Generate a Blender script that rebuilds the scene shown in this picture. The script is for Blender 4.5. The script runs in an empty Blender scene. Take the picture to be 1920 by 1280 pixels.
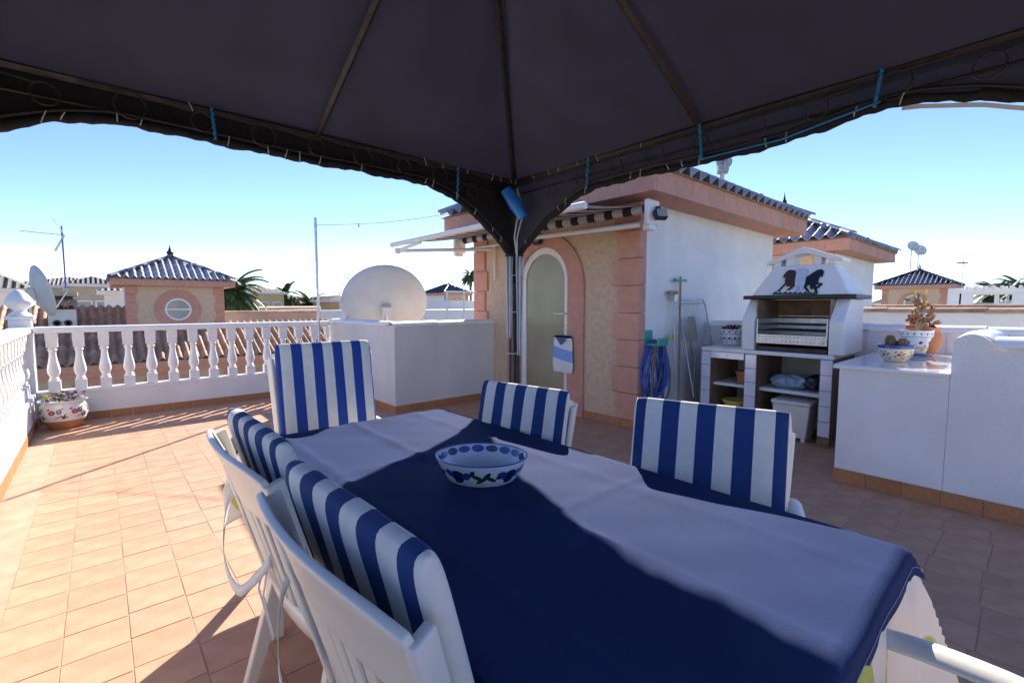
import bpy, math, random
from mathutils import Vector, Matrix
R=math.radians; PI=math.pi; rnd=random.Random(7)
sc=bpy.context.scene; col=sc.collection
# ---------------------------------------------------------------- camera, sky, sun, exposure
CAM_H=1.35; YAW=48.5; PITCH=4.4; FPX=874.0
cd=bpy.data.cameras.new('camera'); cam=bpy.data.objects.new('camera',cd); col.objects.link(cam); sc.camera=cam
cd.sensor_width=36; cd.lens=FPX/1920*36; cd.clip_start=.02; cd.clip_end=6000
cam.location=(0,0,CAM_H); cam.rotation_euler=(R(90-PITCH),0,R(YAW-90))
SUN_EL=33.4; SUN_AZ=math.degrees(math.atan2(.653,.757))      # towards the sun, from +X
w=bpy.data.worlds.new('World'); sc.world=w; w.use_nodes=True
nt=w.node_tree; N=nt.nodes; L=nt.links; bg=N['Background']
sky=N.new('ShaderNodeTexSky'); sky.sky_type='NISHITA'; sky.sun_disc=False
sky.sun_elevation=R(SUN_EL); sky.sun_rotation=R(90-SUN_AZ); sky.air_density=.9; sky.dust_density=0; sky.ozone_density=3; sky.altitude=2600
tc=N.new('ShaderNodeTexCoord'); mp=N.new('ShaderNodeMapping'); mp.inputs['Scale'].default_value=(2.2,2.2,11)
nz=N.new('ShaderNodeTexNoise'); nz.inputs['Scale'].default_value=1.7; nz.inputs['Detail'].default_value=7; nz.inputs['Roughness'].default_value=.55
cr=N.new('ShaderNodeValToRGB'); cr.color_ramp.elements[0].position=.50; cr.color_ramp.elements[1].position=.68
sp=N.new('ShaderNodeSeparateXYZ'); mr=N.new('ShaderNodeMapRange'); mr.inputs[1].default_value=.12; mr.inputs[2].default_value=.04
ml=N.new('ShaderNodeMath'); ml.operation='MULTIPLY'; mx=N.new('ShaderNodeMixRGB'); mx.inputs[2].default_value=(7.5,8.0,8.6,1)
L.new(tc.outputs['Generated'],mp.inputs[0]); L.new(mp.outputs[0],nz.inputs[0]); L.new(nz.outputs[0],cr.inputs[0])
L.new(tc.outputs['Generated'],sp.inputs[0]); L.new(sp.outputs[2],mr.inputs[0]); L.new(cr.outputs[0],ml.inputs[0]); L.new(mr.outputs[0],ml.inputs[1])
L.new(ml.outputs[0],mx.inputs[0]); hs_=N.new('ShaderNodeHueSaturation'); hs_.inputs['Saturation'].default_value=1.06; hs_.inputs['Hue'].default_value=.512; L.new(sky.outputs[0],hs_.inputs['Color']); L.new(hs_.outputs[0],mx.inputs[1]); L.new(mx.outputs[0],bg.inputs[0]); bg.inputs[1].default_value=.122
sl=bpy.data.lights.new('sun','SUN'); sl.energy=4.5; sl.angle=R(.55); sl.color=(1,.95,.86)
so=bpy.data.objects.new('sun',sl); col.objects.link(so)
sdir=Vector((math.cos(R(SUN_AZ))*math.cos(R(SUN_EL)),math.sin(R(SUN_AZ))*math.cos(R(SUN_EL)),math.sin(R(SUN_EL))))
so.rotation_euler=sdir.to_track_quat('Z','Y').to_euler(); so.location=(3,3,20)
sc.view_settings.view_transform='Standard'; sc.view_settings.look='None'; sc.view_settings.exposure=1.25; sc.view_settings.gamma=1
sc.view_settings.use_curve_mapping=False
# ---------------------------------------------------------------- pixel -> point helpers (a pixel gives a direction, a known plane the distance)
_d=Vector((math.cos(R(YAW))*math.cos(R(PITCH)),math.sin(R(YAW))*math.cos(R(PITCH)),-math.sin(R(PITCH))))
_r=Vector((math.sin(R(YAW)),-math.cos(R(YAW)),0)); _u=_r.cross(_d); EYE=Vector((0,0,CAM_H))
def ray(x,y): return _d+_r*((x-960)/FPX)-_u*((y-640)/FPX)
def onx(x,y,X): v=ray(x,y); return EYE+v*(X/v.x)
def ony(x,y,Y): v=ray(x,y); return EYE+v*(Y/v.y)
def onz(x,y,z): v=ray(x,y); return EYE+v*((z-CAM_H)/v.z)
def proj(p):
    q=Vector(p)-EYE; z=q.dot(_d)
    return (960+FPX*q.dot(_r)/z, 640-FPX*q.dot(_u)/z, z)
# ---------------------------------------------------------------- materials
MT={}
def mat(name,c,rough=.6,var=.08,scale=12,bump=0,bscale=60,spec=.5,metal=0,rand=0,coat=0,c2=None,stretch=(1,1,1),trans=0,sheen=0):
    if name in MT: return MT[name]
    m=bpy.data.materials.new(name); m.use_nodes=True; n=m.node_tree.nodes; l=m.node_tree.links; b=n['Principled BSDF']
    b.inputs['Roughness'].default_value=rough; b.inputs['Metallic'].default_value=metal; b.inputs['Specular IOR Level'].default_value=spec
    b.inputs['Coat Weight'].default_value=coat; b.inputs['Sheen Weight'].default_value=sheen
    t=n.new('ShaderNodeTexCoord'); mp=n.new('ShaderNodeMapping'); mp.inputs['Scale'].default_value=stretch; l.new(t.outputs['Object'],mp.inputs[0])
    z=n.new('ShaderNodeTexNoise'); z.inputs['Scale'].default_value=scale; z.inputs['Detail'].default_value=5; l.new(mp.outputs[0],z.inputs[0])
    mx=n.new('ShaderNodeMixRGB'); mx.inputs[1].default_value=(*[x*(1-var) for x in c],1)
    c2=c2 or [min(1,x*(1+var)) for x in c]; mx.inputs[2].default_value=(*c2,1)
    rp=n.new('ShaderNodeMapRange'); rp.inputs[1].default_value=.3; rp.inputs[2].default_value=.7; l.new(z.outputs[0],rp.inputs[0]); l.new(rp.outputs[0],mx.inputs[0])
    out=mx.outputs[0]
    if rand:
        oi=n.new('ShaderNodeObjectInfo'); h=n.new('ShaderNodeHueSaturation'); r2=n.new('ShaderNodeMapRange'); r2.inputs[3].default_value=1-rand; r2.inputs[4].default_value=1+rand
        l.new(oi.outputs['Random'],r2.inputs[0]); l.new(r2.outputs[0],h.inputs['Value']); l.new(out,h.inputs['Color']); out=h.outputs[0]
    l.new(out,b.inputs['Base Color'])
    if bump:
        z2=n.new('ShaderNodeTexNoise'); z2.inputs['Scale'].default_value=bscale; z2.inputs['Detail'].default_value=4; l.new(mp.outputs[0],z2.inputs[0])
        bp=n.new('ShaderNodeBump'); bp.inputs['Strength'].default_value=bump; bp.inputs['Distance'].default_value=.01; l.new(z2.outputs[0],bp.inputs['Height']); l.new(bp.outputs[0],b.inputs['Normal'])
    if trans:
        tr=n.new('ShaderNodeBsdfTranslucent'); l.new(out,tr.inputs[0]); ms=n.new('ShaderNodeMixShader'); ms.inputs[0].default_value=trans
        l.new(b.outputs[0],ms.inputs[1]); l.new(tr.outputs[0],ms.inputs[2]); l.new(ms.outputs[0],n['Material Output'].inputs[0])
    MT[name]=m; return m
def mmath(n,l,op,a,b=None,c=None):
    k=n.new('ShaderNodeMath'); k.operation=op
    for i,v in enumerate((a,b,c)):
        if v is None: continue
        if isinstance(v,(int,float)): k.inputs[i].default_value=v
        else: l.new(v,k.inputs[i])
    return k.outputs[0]
def stripe_mat(name,phase,blue=(.010,.045,.175),white=(.80,.745,.67),half=.262,p=.127):
    m=mat(name,white,.85,.05,30,.25,500); n=m.node_tree.nodes; l=m.node_tree.links; b=n['Principled BSDF']
    src=b.inputs['Base Color'].links[0].from_socket; t=n.new('ShaderNodeTexCoord'); s=n.new('ShaderNodeSeparateXYZ'); l.new(t.outputs['Object'],s.inputs[0])
    y=s.outputs[1]; f=mmath(n,l,'FRACT',mmath(n,l,'ADD',mmath(n,l,'DIVIDE',y,p),phase)); st=mmath(n,l,'LESS_THAN',f,.5)
    inn=mmath(n,l,'LESS_THAN',mmath(n,l,'ABSOLUTE',y),half); k=mmath(n,l,'MULTIPLY',st,inn)
    mx=n.new('ShaderNodeMixRGB'); mx.inputs[2].default_value=(*blue,1); l.new(k,mx.inputs[0]); l.new(src,mx.inputs[1]); l.new(mx.outputs[0],b.inputs['Base Color'])
    return m
def speckle(m,dark=(.16,.10,.07),sc_=190,th=.36):
    n=m.node_tree.nodes; l=m.node_tree.links; b=n['Principled BSDF']; src=b.inputs['Base Color'].links[0].from_socket
    t=n.new('ShaderNodeTexCoord'); z=n.new('ShaderNodeTexNoise'); z.inputs['Scale'].default_value=sc_; z.inputs['Detail'].default_value=2; l.new(t.outputs['Object'],z.inputs[0])
    r=n.new('ShaderNodeMapRange'); r.inputs[1].default_value=th; r.inputs[2].default_value=th+.06; l.new(z.outputs[0],r.inputs[0])
    mx=n.new('ShaderNodeMixRGB'); mx.inputs[1].default_value=(*dark,1); l.new(r.outputs[0],mx.inputs[0]); l.new(src,mx.inputs[2]); l.new(mx.outputs[0],b.inputs['Base Color']); return m
WHITE=mat('white_render',(.81,.785,.75),.8,.07,2.2,.55,55)
WHITEP=mat('white_paint',(.83,.80,.755),.55,.04,6,.12,40)
GREYW=mat('grey_render',(.70,.655,.595),.85,.07,2.2,.5,160,stretch=(1,1,.35))
SALMON=mat('salmon_stone',(.58,.29,.205),.8,.09,9,.35,220,rand=.06)
PEBBLE=speckle(mat('pebbledash',(.73,.53,.36),.9,.10,14,.9,210))
TERRA=mat('terracotta_tile',(.55,.285,.165),.62,.10,7,.12,120,rand=.06,c2=(.61,.345,.21))
GROUT=mat('grout',(.48,.31,.21),.9,.12,8)
SKIRT=speckle(mat('skirting_clay',(.46,.19,.075),.6,.12,30,.1,200,rand=.08),(.25,.09,.03),260,.36)
ROOFT=mat('clay_roof_tile',(.50,.25,.14),.8,.35,5,.2,60,rand=.25,c2=(.56,.34,.21))
GLAZE=mat('glazed_roof_tile',(.26,.245,.29),.32,.2,6,.08,40,spec=.7,rand=.2,coat=.3,c2=(.36,.34,.37))
GLAZED=mat('dark_glazed_tile',(.02,.024,.04),.2,.3,6,.08,40,spec=.8,rand=.3,coat=.6)
MORTAR=mat('mortar',(.46,.36,.25),.9,.15,12,.5,60)
BLACKM=mat('black_iron',(.022,.020,.019),.5,.2,40,.1,200)
BROWNM=mat('worn_steel',(.055,.050,.045),.42,.25,25,.1,150,metal=.4)
CANVAS=mat('navy_canvas',(.043,.042,.072),.9,.16,2.5,.25,600,trans=.05)
NET=mat('black_net',(.018,.016,.018),.85,.25,30,.6,90)
PLASTIC=mat('white_plastic',(.80,.75,.665),.38,.03,6,.03,90)
STEEL=mat('galvanised_steel',(.50,.50,.50),.38,.15,20,.05,100,metal=.85)
DARKST=mat('burnt_steel',(.06,.055,.05),.55,.4,12,.2,80,metal=.6)
ALU=mat('white_aluminium',(.80,.78,.74),.35,.03,10)
GLASSF=mat('frosted_glass',(.30,.255,.14),.22,.10,1.2,.04,300,spec=.6,c2=(.38,.34,.22))
WINDOW=mat('window_glass',(.30,.30,.27),.15,.15,2,spec=.7)
CLAYP=mat('clay_pot',(.52,.21,.095),.75,.12,9,.2,90)
CER=mat('white_ceramic',(.80,.79,.77),.24,.03,9,spec=.6,coat=.4)
CREAM=mat('cream_ceramic',(.72,.62,.45),.2,.05,9,coat=.4)
TILEW=mat('white_glazed_tile',(.76,.78,.83),.10,.04,5,.03,25,spec=.6,coat=.5,rand=.03)
BROWNT=mat('brown_fire_brick',(.24,.145,.085),.75,.25,8,.2,60,rand=.15)
SLABB=mat('black_slab',(.02,.018,.018),.5,.2,20,.2,60)
def flat(name,c,rough=.6,**k): return mat(name,c,rough,.1,25,**k)
BLUEC=flat('cobalt_paint',(.02,.06,.32),.2,coat=.3); NAVYC=flat('navy_paint',(.012,.018,.09),.25,coat=.3); GREENC=flat('leaf_paint',(.015,.05,.03),.25,coat=.3)
OLIVEC=flat('olive_paint',(.12,.20,.06),.3); REDC=flat('rose_paint',(.45,.05,.06),.3); YELC=flat('ochre_paint',(.75,.42,.10),.3); LIMEC=flat('lime_paint',(.45,.60,.08),.4)
ROPE=flat('blue_rope',(.02,.25,.55),.6); TIE=flat('pale_cable_tie',(.62,.60,.56),.5); BLUEB=flat('blue_bag_plastic',(.02,.22,.75),.35)
HOSE=mat('blue_hose',(.07,.13,.44),.38,.15,20); HOSED=flat('brown_hose',(.16,.12,.09),.5); TEAL=flat('teal_plastic',(.05,.36,.29),.4)
WOOD=mat('worn_wood',(.34,.22,.12),.7,.25,20,.2,80,stretch=(1,1,.1)); YSPONGE=flat('yellow_plastic',(.72,.55,.10),.5)
MOPH=mat('mop_cotton',(.42,.37,.30),.95,.2,40,.8,150); CACT=mat('cactus_skin',(.20,.15,.07),.9,.3,40,.9,130); SPINE=flat('cactus_wool',(.62,.50,.32),.9)
LEAF=mat('leaf_green',(.055,.11,.03),.6,.35,10,rand=.3,trans=.2); PALM=mat('palm_green',(.07,.12,.035),.6,.35,3,trans=.2); TRUNK=mat('palm_trunk',(.20,.15,.10),.9,.3,6,.8,20)
SOIL=flat('soil',(.06,.04,.03),.95)
# ---------------------------------------------------------------- mesh builder
class MB:
    def __init__(s): s.v=[]; s.f=[]
    def add(s,vs,fs):
        o=len(s.v); s.v+=[Vector(v) for v in vs]; s.f+=[[i+o for i in f] for f in fs]; return s
    def box(s,a,b,M=None):
        x0,y0,z0=a; x1,y1,z1=b
        vs=[Vector(p) for p in [(x0,y0,z0),(x1,y0,z0),(x1,y1,z0),(x0,y1,z0),(x0,y0,z1),(x1,y0,z1),(x1,y1,z1),(x0,y1,z1)]]
        if M: vs=[M@v for v in vs]
        return s.add(vs,[[0,3,2,1],[4,5,6,7],[0,1,5,4],[1,2,6,5],[2,3,7,6],[3,0,4,7]])
    def hexa(s,lo,hi):      # two quads (4 points each), bottom and top
        return s.add(list(lo)+list(hi),[[3,2,1,0],[4,5,6,7],[0,1,5,4],[1,2,6,5],[2,3,7,6],[3,0,4,7]])
    def tube(s,pts,r,n=8,cap=True,flatk=None):
        pts=[Vector(p) for p in pts]; rs=r if isinstance(r,(list,tuple)) else [r]*len(pts); rings=[]
        up=Vector((0,0,1)); t0=(pts[1]-pts[0]).normalized()
        if abs(t0.dot(up))>.95: up=Vector((0,1,0))
        a=t0.cross(up).normalized()
        vs=[];fs=[]
        for i,p in enumerate(pts):
            t=(pts[min(i+1,len(pts)-1)]-pts[max(i-1,0)]).normalized()
            a=(a-t*a.dot(t)).normalized(); b=t.cross(a)
            for k in range(n):
                g=2*PI*k/n; vs.append(p+(a*math.cos(g)+b*math.sin(g)*(flatk or 1))*rs[i])
        for i in range(len(pts)-1):
            for k in range(n): fs.append([i*n+k,i*n+(k+1)%n,(i+1)*n+(k+1)%n,(i+1)*n+k])
        if cap: fs.append(list(range(n))[::-1]); fs.append([(len(pts)-1)*n+k for k in range(n)])
        return s.add(vs,fs)
    def lathe(s,prof,n=24,c=(0,0,0),sx=1,sy=1,M=None,cap=True):
        vs=[];fs=[];c=Vector(c)
        for (r,z) in prof:
            for k in range(n):
                g=2*PI*k/n; p=Vector((r*sx*math.cos(g),r*sy*math.sin(g),z)); vs.append((M@p if M else p)+c)
        for i in range(len(prof)-1):
            for k in range(n): fs.append([i*n+k,i*n+(k+1)%n,(i+1)*n+(k+1)%n,(i+1)*n+k])
        if cap and prof[0][0]>1e-5: fs.append(list(range(n))[::-1])
        if cap and prof[-1][0]>1e-5: fs.append([(len(prof)-1)*n+k for k in range(n)])
        return s.add(vs,fs)
    def poly(s,pts,ext):    # planar outline extruded by vector ext
        pts=[Vector(p) for p in pts]; e=Vector(ext); n=len(pts)
        nn=Vector((0,0,0))
        for i in range(n): nn+=pts[i].cross(pts[(i+1)%n])
        if nn.dot(e)<0: pts=pts[::-1]
        return s.add(pts+[p+e for p in pts],[list(range(n))[::-1],[n+i for i in range(n)]]+[[i,(i+1)%n,n+(i+1)%n,n+i] for i in range(n)])
    def grid(s,f,nu,nv):
        vs=[f(i/nu,j/nv) for j in range(nv+1) for i in range(nu+1)]
        return s.add(vs,[[j*(nu+1)+i,j*(nu+1)+i+1,(j+1)*(nu+1)+i+1,(j+1)*(nu+1)+i] for j in range(nv) for i in range(nu)])
    def mesh(s,name,m,smooth=None):
        me=bpy.data.meshes.new(name); me.from_pydata([tuple(v) for v in s.v],[],s.f); me.materials.append(m)
        if smooth:
            me.polygons.foreach_set('use_smooth',[True]*len(me.polygons)); me.set_sharp_from_angle(angle=R(smooth))
        me.update(); return me
    def build(s,name,m,parent=None,smooth=None,bevel=0,solid=0,sub=0):
        o=bpy.data.objects.new(name,s.mesh(name,m,smooth)); col.objects.link(o); o.parent=parent
        if solid: k=o.modifiers.new('t','SOLIDIFY'); k.thickness=solid; k.offset=0
        if sub: k=o.modifiers.new('s','SUBSURF'); k.levels=sub; k.render_levels=sub
        if bevel: k=o.modifiers.new('b','BEVEL'); k.width=bevel; k.segments=2; k.limit_method='ANGLE'
        return o
def tag(o,label,cat,group=None):
    o['label']=label; o['category']=cat
    if group: o['group']=group
    return o
def thing(name,label,cat,loc=(0,0,0),rz=0,group=None):
    o=bpy.data.objects.new(name,None); col.objects.link(o); o.location=loc; o.rotation_euler=(0,0,rz); o.empty_display_size=.1
    return tag(o,label,cat,group)
def struct(o): o['kind']='structure'; return o
def inst(name,me,parent,loc=(0,0,0),M=None):
    o=bpy.data.objects.new(name,me); col.objects.link(o); o.parent=parent
    if M is not None: o.matrix_local=M
    else: o.location=loc
    return o
def copy_tree(o,loc,rz=0,label=None):
    c=o.copy(); col.objects.link(c); c.location=loc; c.rotation_euler=(0,0,rz)
    if label: c['label']=label
    for ch in o.children:
        d=ch.copy(); col.objects.link(d); d.parent=c
        for g in ch.children: e=g.copy(); col.objects.link(e); e.parent=d
    return c
B=lambda: MB()
def Rz(a): return Matrix.Rotation(a,4,'Z')
def T(v): return Matrix.Translation(Vector(v))
def frame(o,x,y):          # matrix from origin and two axes
    x=Vector(x).normalized(); y=(Vector(y)-x*x.dot(Vector(y))).normalized(); z=x.cross(y); o=Vector(o)
    return Matrix(((x.x,y.x,z.x,o.x),(x.y,y.y,z.y,o.y),(x.z,y.z,z.z,o.z),(0,0,0,1)))
# ================================================================ SETTING
GZ=-6.2
g=B(); g.box((-3000,-3000,GZ-1),(3000,3000,GZ)); struct(g.build('ground',mat('dry_ground',(.30,.25,.17),.95,.3,.05,c2=(.16,.18,.09))))
TS=.206
flo=struct(B().box((-.60,-3.2,-.25),(5.95,7.44,-.0018)).build('terrace_floor',GROUT))
tm=B(); h=TS/2-.0012
tm.hexa([(-h,-h,-.014),(h,-h,-.014),(h,h,-.014),(-h,h,-.014)],[(-h+.002,-h+.002,0),(h-.002,-h+.002,0),(h-.002,h-.002,0),(-h+.002,h-.002,0)])
tme=tm.mesh('tile',TERRA); cells=[]
for i in range(-4,32):
    x=.03+(i+.5)*TS
    if not(-.584+h<=x<=5.9-h/2): continue
    off=rnd.uniform(-.014,.014)
    for j in range(-16,38):
        y=j*TS+off+.0
        if y>7.43-h or y<-3.1: continue
        if x>4.35+h and y>2.87+h: continue
        if x>2.75+h and y>5.3+h: continue
        p=proj((x,y,0)); vis=p[2]>.3 and -30<p[0]<1950 and p[1]<1320
        hid=(.5<x<1.45 and .2<y<2.25) or (x>4.25 and y<.9)
        cells.append((0 if (vis and not hid) else 1,math.hypot(x,y),x,y))
cells.sort(); rest=B()
for k,(v,d,x,y) in enumerate(cells):
    M=T((x,y,rnd.uniform(-.0008,.0008)))@Matrix.Rotation(rnd.uniform(-.002,.002),4,'X')@Rz(rnd.uniform(-.003,.003))
    if v==0 and k<300: inst('tile',tme,flo,M=M)
    else: rest.add([M@q for q in tm.v],tm.f)
o=rest.build('tile_field',TERRA,flo); o['kind']='stuff'
hb=thing('terraced_house','pale rendered storeys of the house below the tiled roof terrace','house',(2.6,2,GZ))
B().box((-3.3,-5.3,.001),(3.35,5.55,-.26-GZ)).build('wall',mat('cream_wall',(.6,.5,.38),.9),hb)
def skirt(parent,p0,p1,nrm,z0=.0,hgt=.085,off=(0,0,0)):
    p0=Vector(p0);p1=Vector(p1);n=Vector(nrm);d=p1-p0;k=max(1,round(d.length/.205)); e=d/k
    b=B(); t=e.normalized(); ln=e.length/2-.0018
    b.hexa([t*-ln-n*.002,t*ln-n*.002,t*ln+n*.009,t*-ln+n*.009],[v+Vector((0,0,hgt)) for v in (t*-ln-n*.002,t*ln-n*.002,t*ln+n*.007,t*-ln+n*.007)])
    me=b.mesh('skirting_tile',SKIRT)
    for i in range(k): inst('skirting_tile',me,parent,loc=p0+e*(i+.5)+Vector((0,0,z0+.001))-Vector(off))
# ---------------------------------------------------------------- balustrades
bal=B(); q=.052
bal.box((-q,-q,0),(q,q,.115)); bal.lathe([(.047,.115),(.040,.128),(.047,.140),(.034,.152),(.040,.165),(.054,.20),(.058,.235),(.053,.28),(.041,.34),(.033,.40),(.031,.44),(.036,.462),(.045,.472),(.036,.484),(.034,.50)],20); bal.box((-.049,-.049,.50),(.049,.049,.575)); bal.box((-q,-q,.575),(q,q,.665))
balme=bal.mesh('baluster',WHITEP,40)
def balustrade(name,label,org,ax,n,sp,first,length,inner):
    t=thing(name,label,'balustrade',org); ax=Vector(ax); inn=Vector(inner); up=Vector((0,0,1))
    def bx(a0,a1,w0,w1,z0,z1,nm,bev):
        P=lambda a,w_,z: ax*a+inn*w_+up*z
        b=B(); b.hexa([P(a0,w0,z0),P(a1,w0,z0),P(a1,w1,z0),P(a0,w1,z0)],[P(a0,w0,z1),P(a1,w0,z1),P(a1,w1,z1),P(a0,w1,z1)]); return b.build(nm,WHITEP if nm!='base_wall' else WHITE,t,bevel=bev)
    bx(0,length,-.075,.075,-.3,.325,'base_wall',0); bx(0,length,-.085,.087,.327,.368,'ledge',.006); bx(0,length,-.085,.085,1.035,1.108,'handrail',.022)
    for i in range(n): inst('baluster',balme,t,loc=ax*(first+i*sp)+up*.369)
    skirt(t,ax*.0+inn*.077,ax*length+inn*.077,inn); return t
YF=7.52; XL=-.66
s0=ony(104,735,YF).x; s1=ony(470,700,YF).x; spn=(s1-s0)/9
balustrade('balustrade','white balustrade between the corner pier and the low stair wall',(XL+.09,YF,0),(1,0,0),15,spn,s0-XL-.09-.0,3.32,(0,-1,0))
balustrade('balustrade','white balustrade along the side wall running to the corner pier',(XL,YF-.09,0),(0,-1,0),46,.215,.12,10.4,(1,0,0))
pr=thing('corner_pier','white corner pier topped with a carved bud finial','pier',(XL,YF,0))
B().box((-.088,-.088,-.3),(.088,.088,1.19)).build('shaft',WHITEP,pr,bevel=.006)
B().box((-.115,-.115,1.192),(.115,.115,1.235)).build('cap',WHITEP,pr,bevel=.01)
f=B(); prof=[(.10,1.237),(.085,1.26),(.05,1.285),(.05,1.30),(.085,1.33),(.118,1.37),(.112,1.41),(.075,1.47),(.035,1.515),(.0,1.53)]
vs=len(f.v); f.lathe(prof,24)
for i,v in enumerate(f.v):
    if v.z>1.32: a=math.atan2(v.y,v.x); k=1+.07*math.sin(6*a+v.z*40)*math.sin(v.z*70); v.x*=k; v.y*=k
f.build('finial',WHITEP,pr,smooth=50)
# ---------------------------------------------------------------- stair enclosure (low wall with tile caps)
lw=thing('low_stair_wall','low pale rendered stair wall with white barrel cap tiles beside the door tower','wall',(2.74,5.31,0))
b=B(); b.box((0,0,-.3),(1.61,.14,1.10)); b.build('wall_panel',GREYW,lw,bevel=.004)
b=B(); b.box((0,.141,-.3),(.14,2.14,1.10)); b.build('wall_panel',GREYW,lw,bevel=.004)
def captile(ln,r=.095,m=WHITEP):
    b=B(); n=10
    def fu(u,v): a=PI*u; rr=r*(1+.06*(1-v)); return Vector((v*ln,-math.cos(a)*rr,math.sin(a)*rr*.62))
    b.grid(fu,n,1); b2=B(); b2.v=b.v; b2.f=[f_[::-1] for f_ in b.f]
    inner=[v-Vector((0,v.y*.13,v.z*.2)) for v in b2.v]; k=len(b2.v); fs=b2.f+[[i+k for i in f_[::-1]] for f_ in b2.f]
    for i in range(n): fs.append([i,i+1,k+i+1,k+i]); j=(n+1)+i; fs.append([j+1,j,k+j,k+j+1])
    o=B(); o.add(list(b2.v)+inner,fs); return o.mesh('cap_tile',m,50)
cme=captile(.33)
for i in range(5): inst('cap_tile',cme,lw,M=T((-.02+.325*i,.07,1.085+.004*(i%2)))@Matrix.Rotation(R(-1.5),4,'Y'))
for i in range(6): inst('cap_tile',cme,lw,M=T((.07,2.14-.325*i,1.085+.004*(i%2)))@Rz(-PI/2)@Matrix.Rotation(R(-1.5),4,'Y'))
skirt(lw,(0,-.002,0),(1.60,-.002,0),(0,-1,0)); skirt(lw,(-.002,0,0),(-.002,2.1,0),(-1,0,0))
# ---------------------------------------------------------------- towers (stair houses)
def arch(w,zb,zs,n=14,c=0):    # arch outline (y,z) from right foot over to left foot
    pts=[(c-w,zb)]
    for i in range(n+1): a=PI-PI*i/n; pts.append((c+w*math.cos(a),zs+w*math.sin(a)))
    pts.append((c+w,zb)); return pts
TW,TD,OV,SZ=2.87,3.72,.37,2.45
rt=B()
def wave(u): return math.sin(2*PI*u)
def rtile(w=.215,ln=.40,th=.012,rise=.042):
    b=B(); n=10
    for s,o in ((1,0),(-1,-th)):
        pass
    top=[[Vector((v*ln,(u/n-.5)*w*1.04,rise*math.sin(2*PI*u/n+PI/2)+.016*(1-v))) for u in range(n+1)] for v in (0,1)]
    bot=[[p-Vector((0,0,th)) for p in r_] for r_ in top]
    vs=top[0]+top[1]+bot[0]+bot[1]; m=n+1; fs=[]
    for i in range(n):
        fs.append([i,m+i,m+i+1,i+1]); fs.append([2*m+i,2*m+i+1,3*m+i+1,3*m+i]); fs.append([i,i+1,2*m+i+1,2*m+i]); fs.append([m+i+1,m+i,3*m+i,3*m+i+1])
    fs.append([0,2*m,3*m,m]); fs.append([n,m+n,3*m+n,2*m+n])
    b.add(vs,fs); return b
RT=rtile(); 
def roof_plane(parent,e0,e1,apexdir,inside,me,src,limit,joined,run,pitch=.215,step=.36):
    """eave from e0 to e1, up-slope unit vector apexdir; inside(point) tells if a tile belongs"""
    e0=Vector(e0);e1=Vector(e1);d=(e1-e0);t=d.normalized();up=Vector(apexdir).normalized(); n=max(1,round(d.length/pitch)); wid=d.length/n
    for r_ in range(int(run/step)+1):
        for i in range(n):
            p=e0+t*(wid*(i+.5))+up*(r_*step-.03)
            if not inside(p+up*.12): continue
            M=frame(p+Vector((0,0,.055)),up,t); M=M@Matrix.Rotation(rnd.uniform(-.012,.012),4,'Z')
            if limit[0]>0: inst('roof_tile',me,parent,M=M); limit[0]-=1
            else: joined.add([M@v for v in src.v],src.f)
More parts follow.
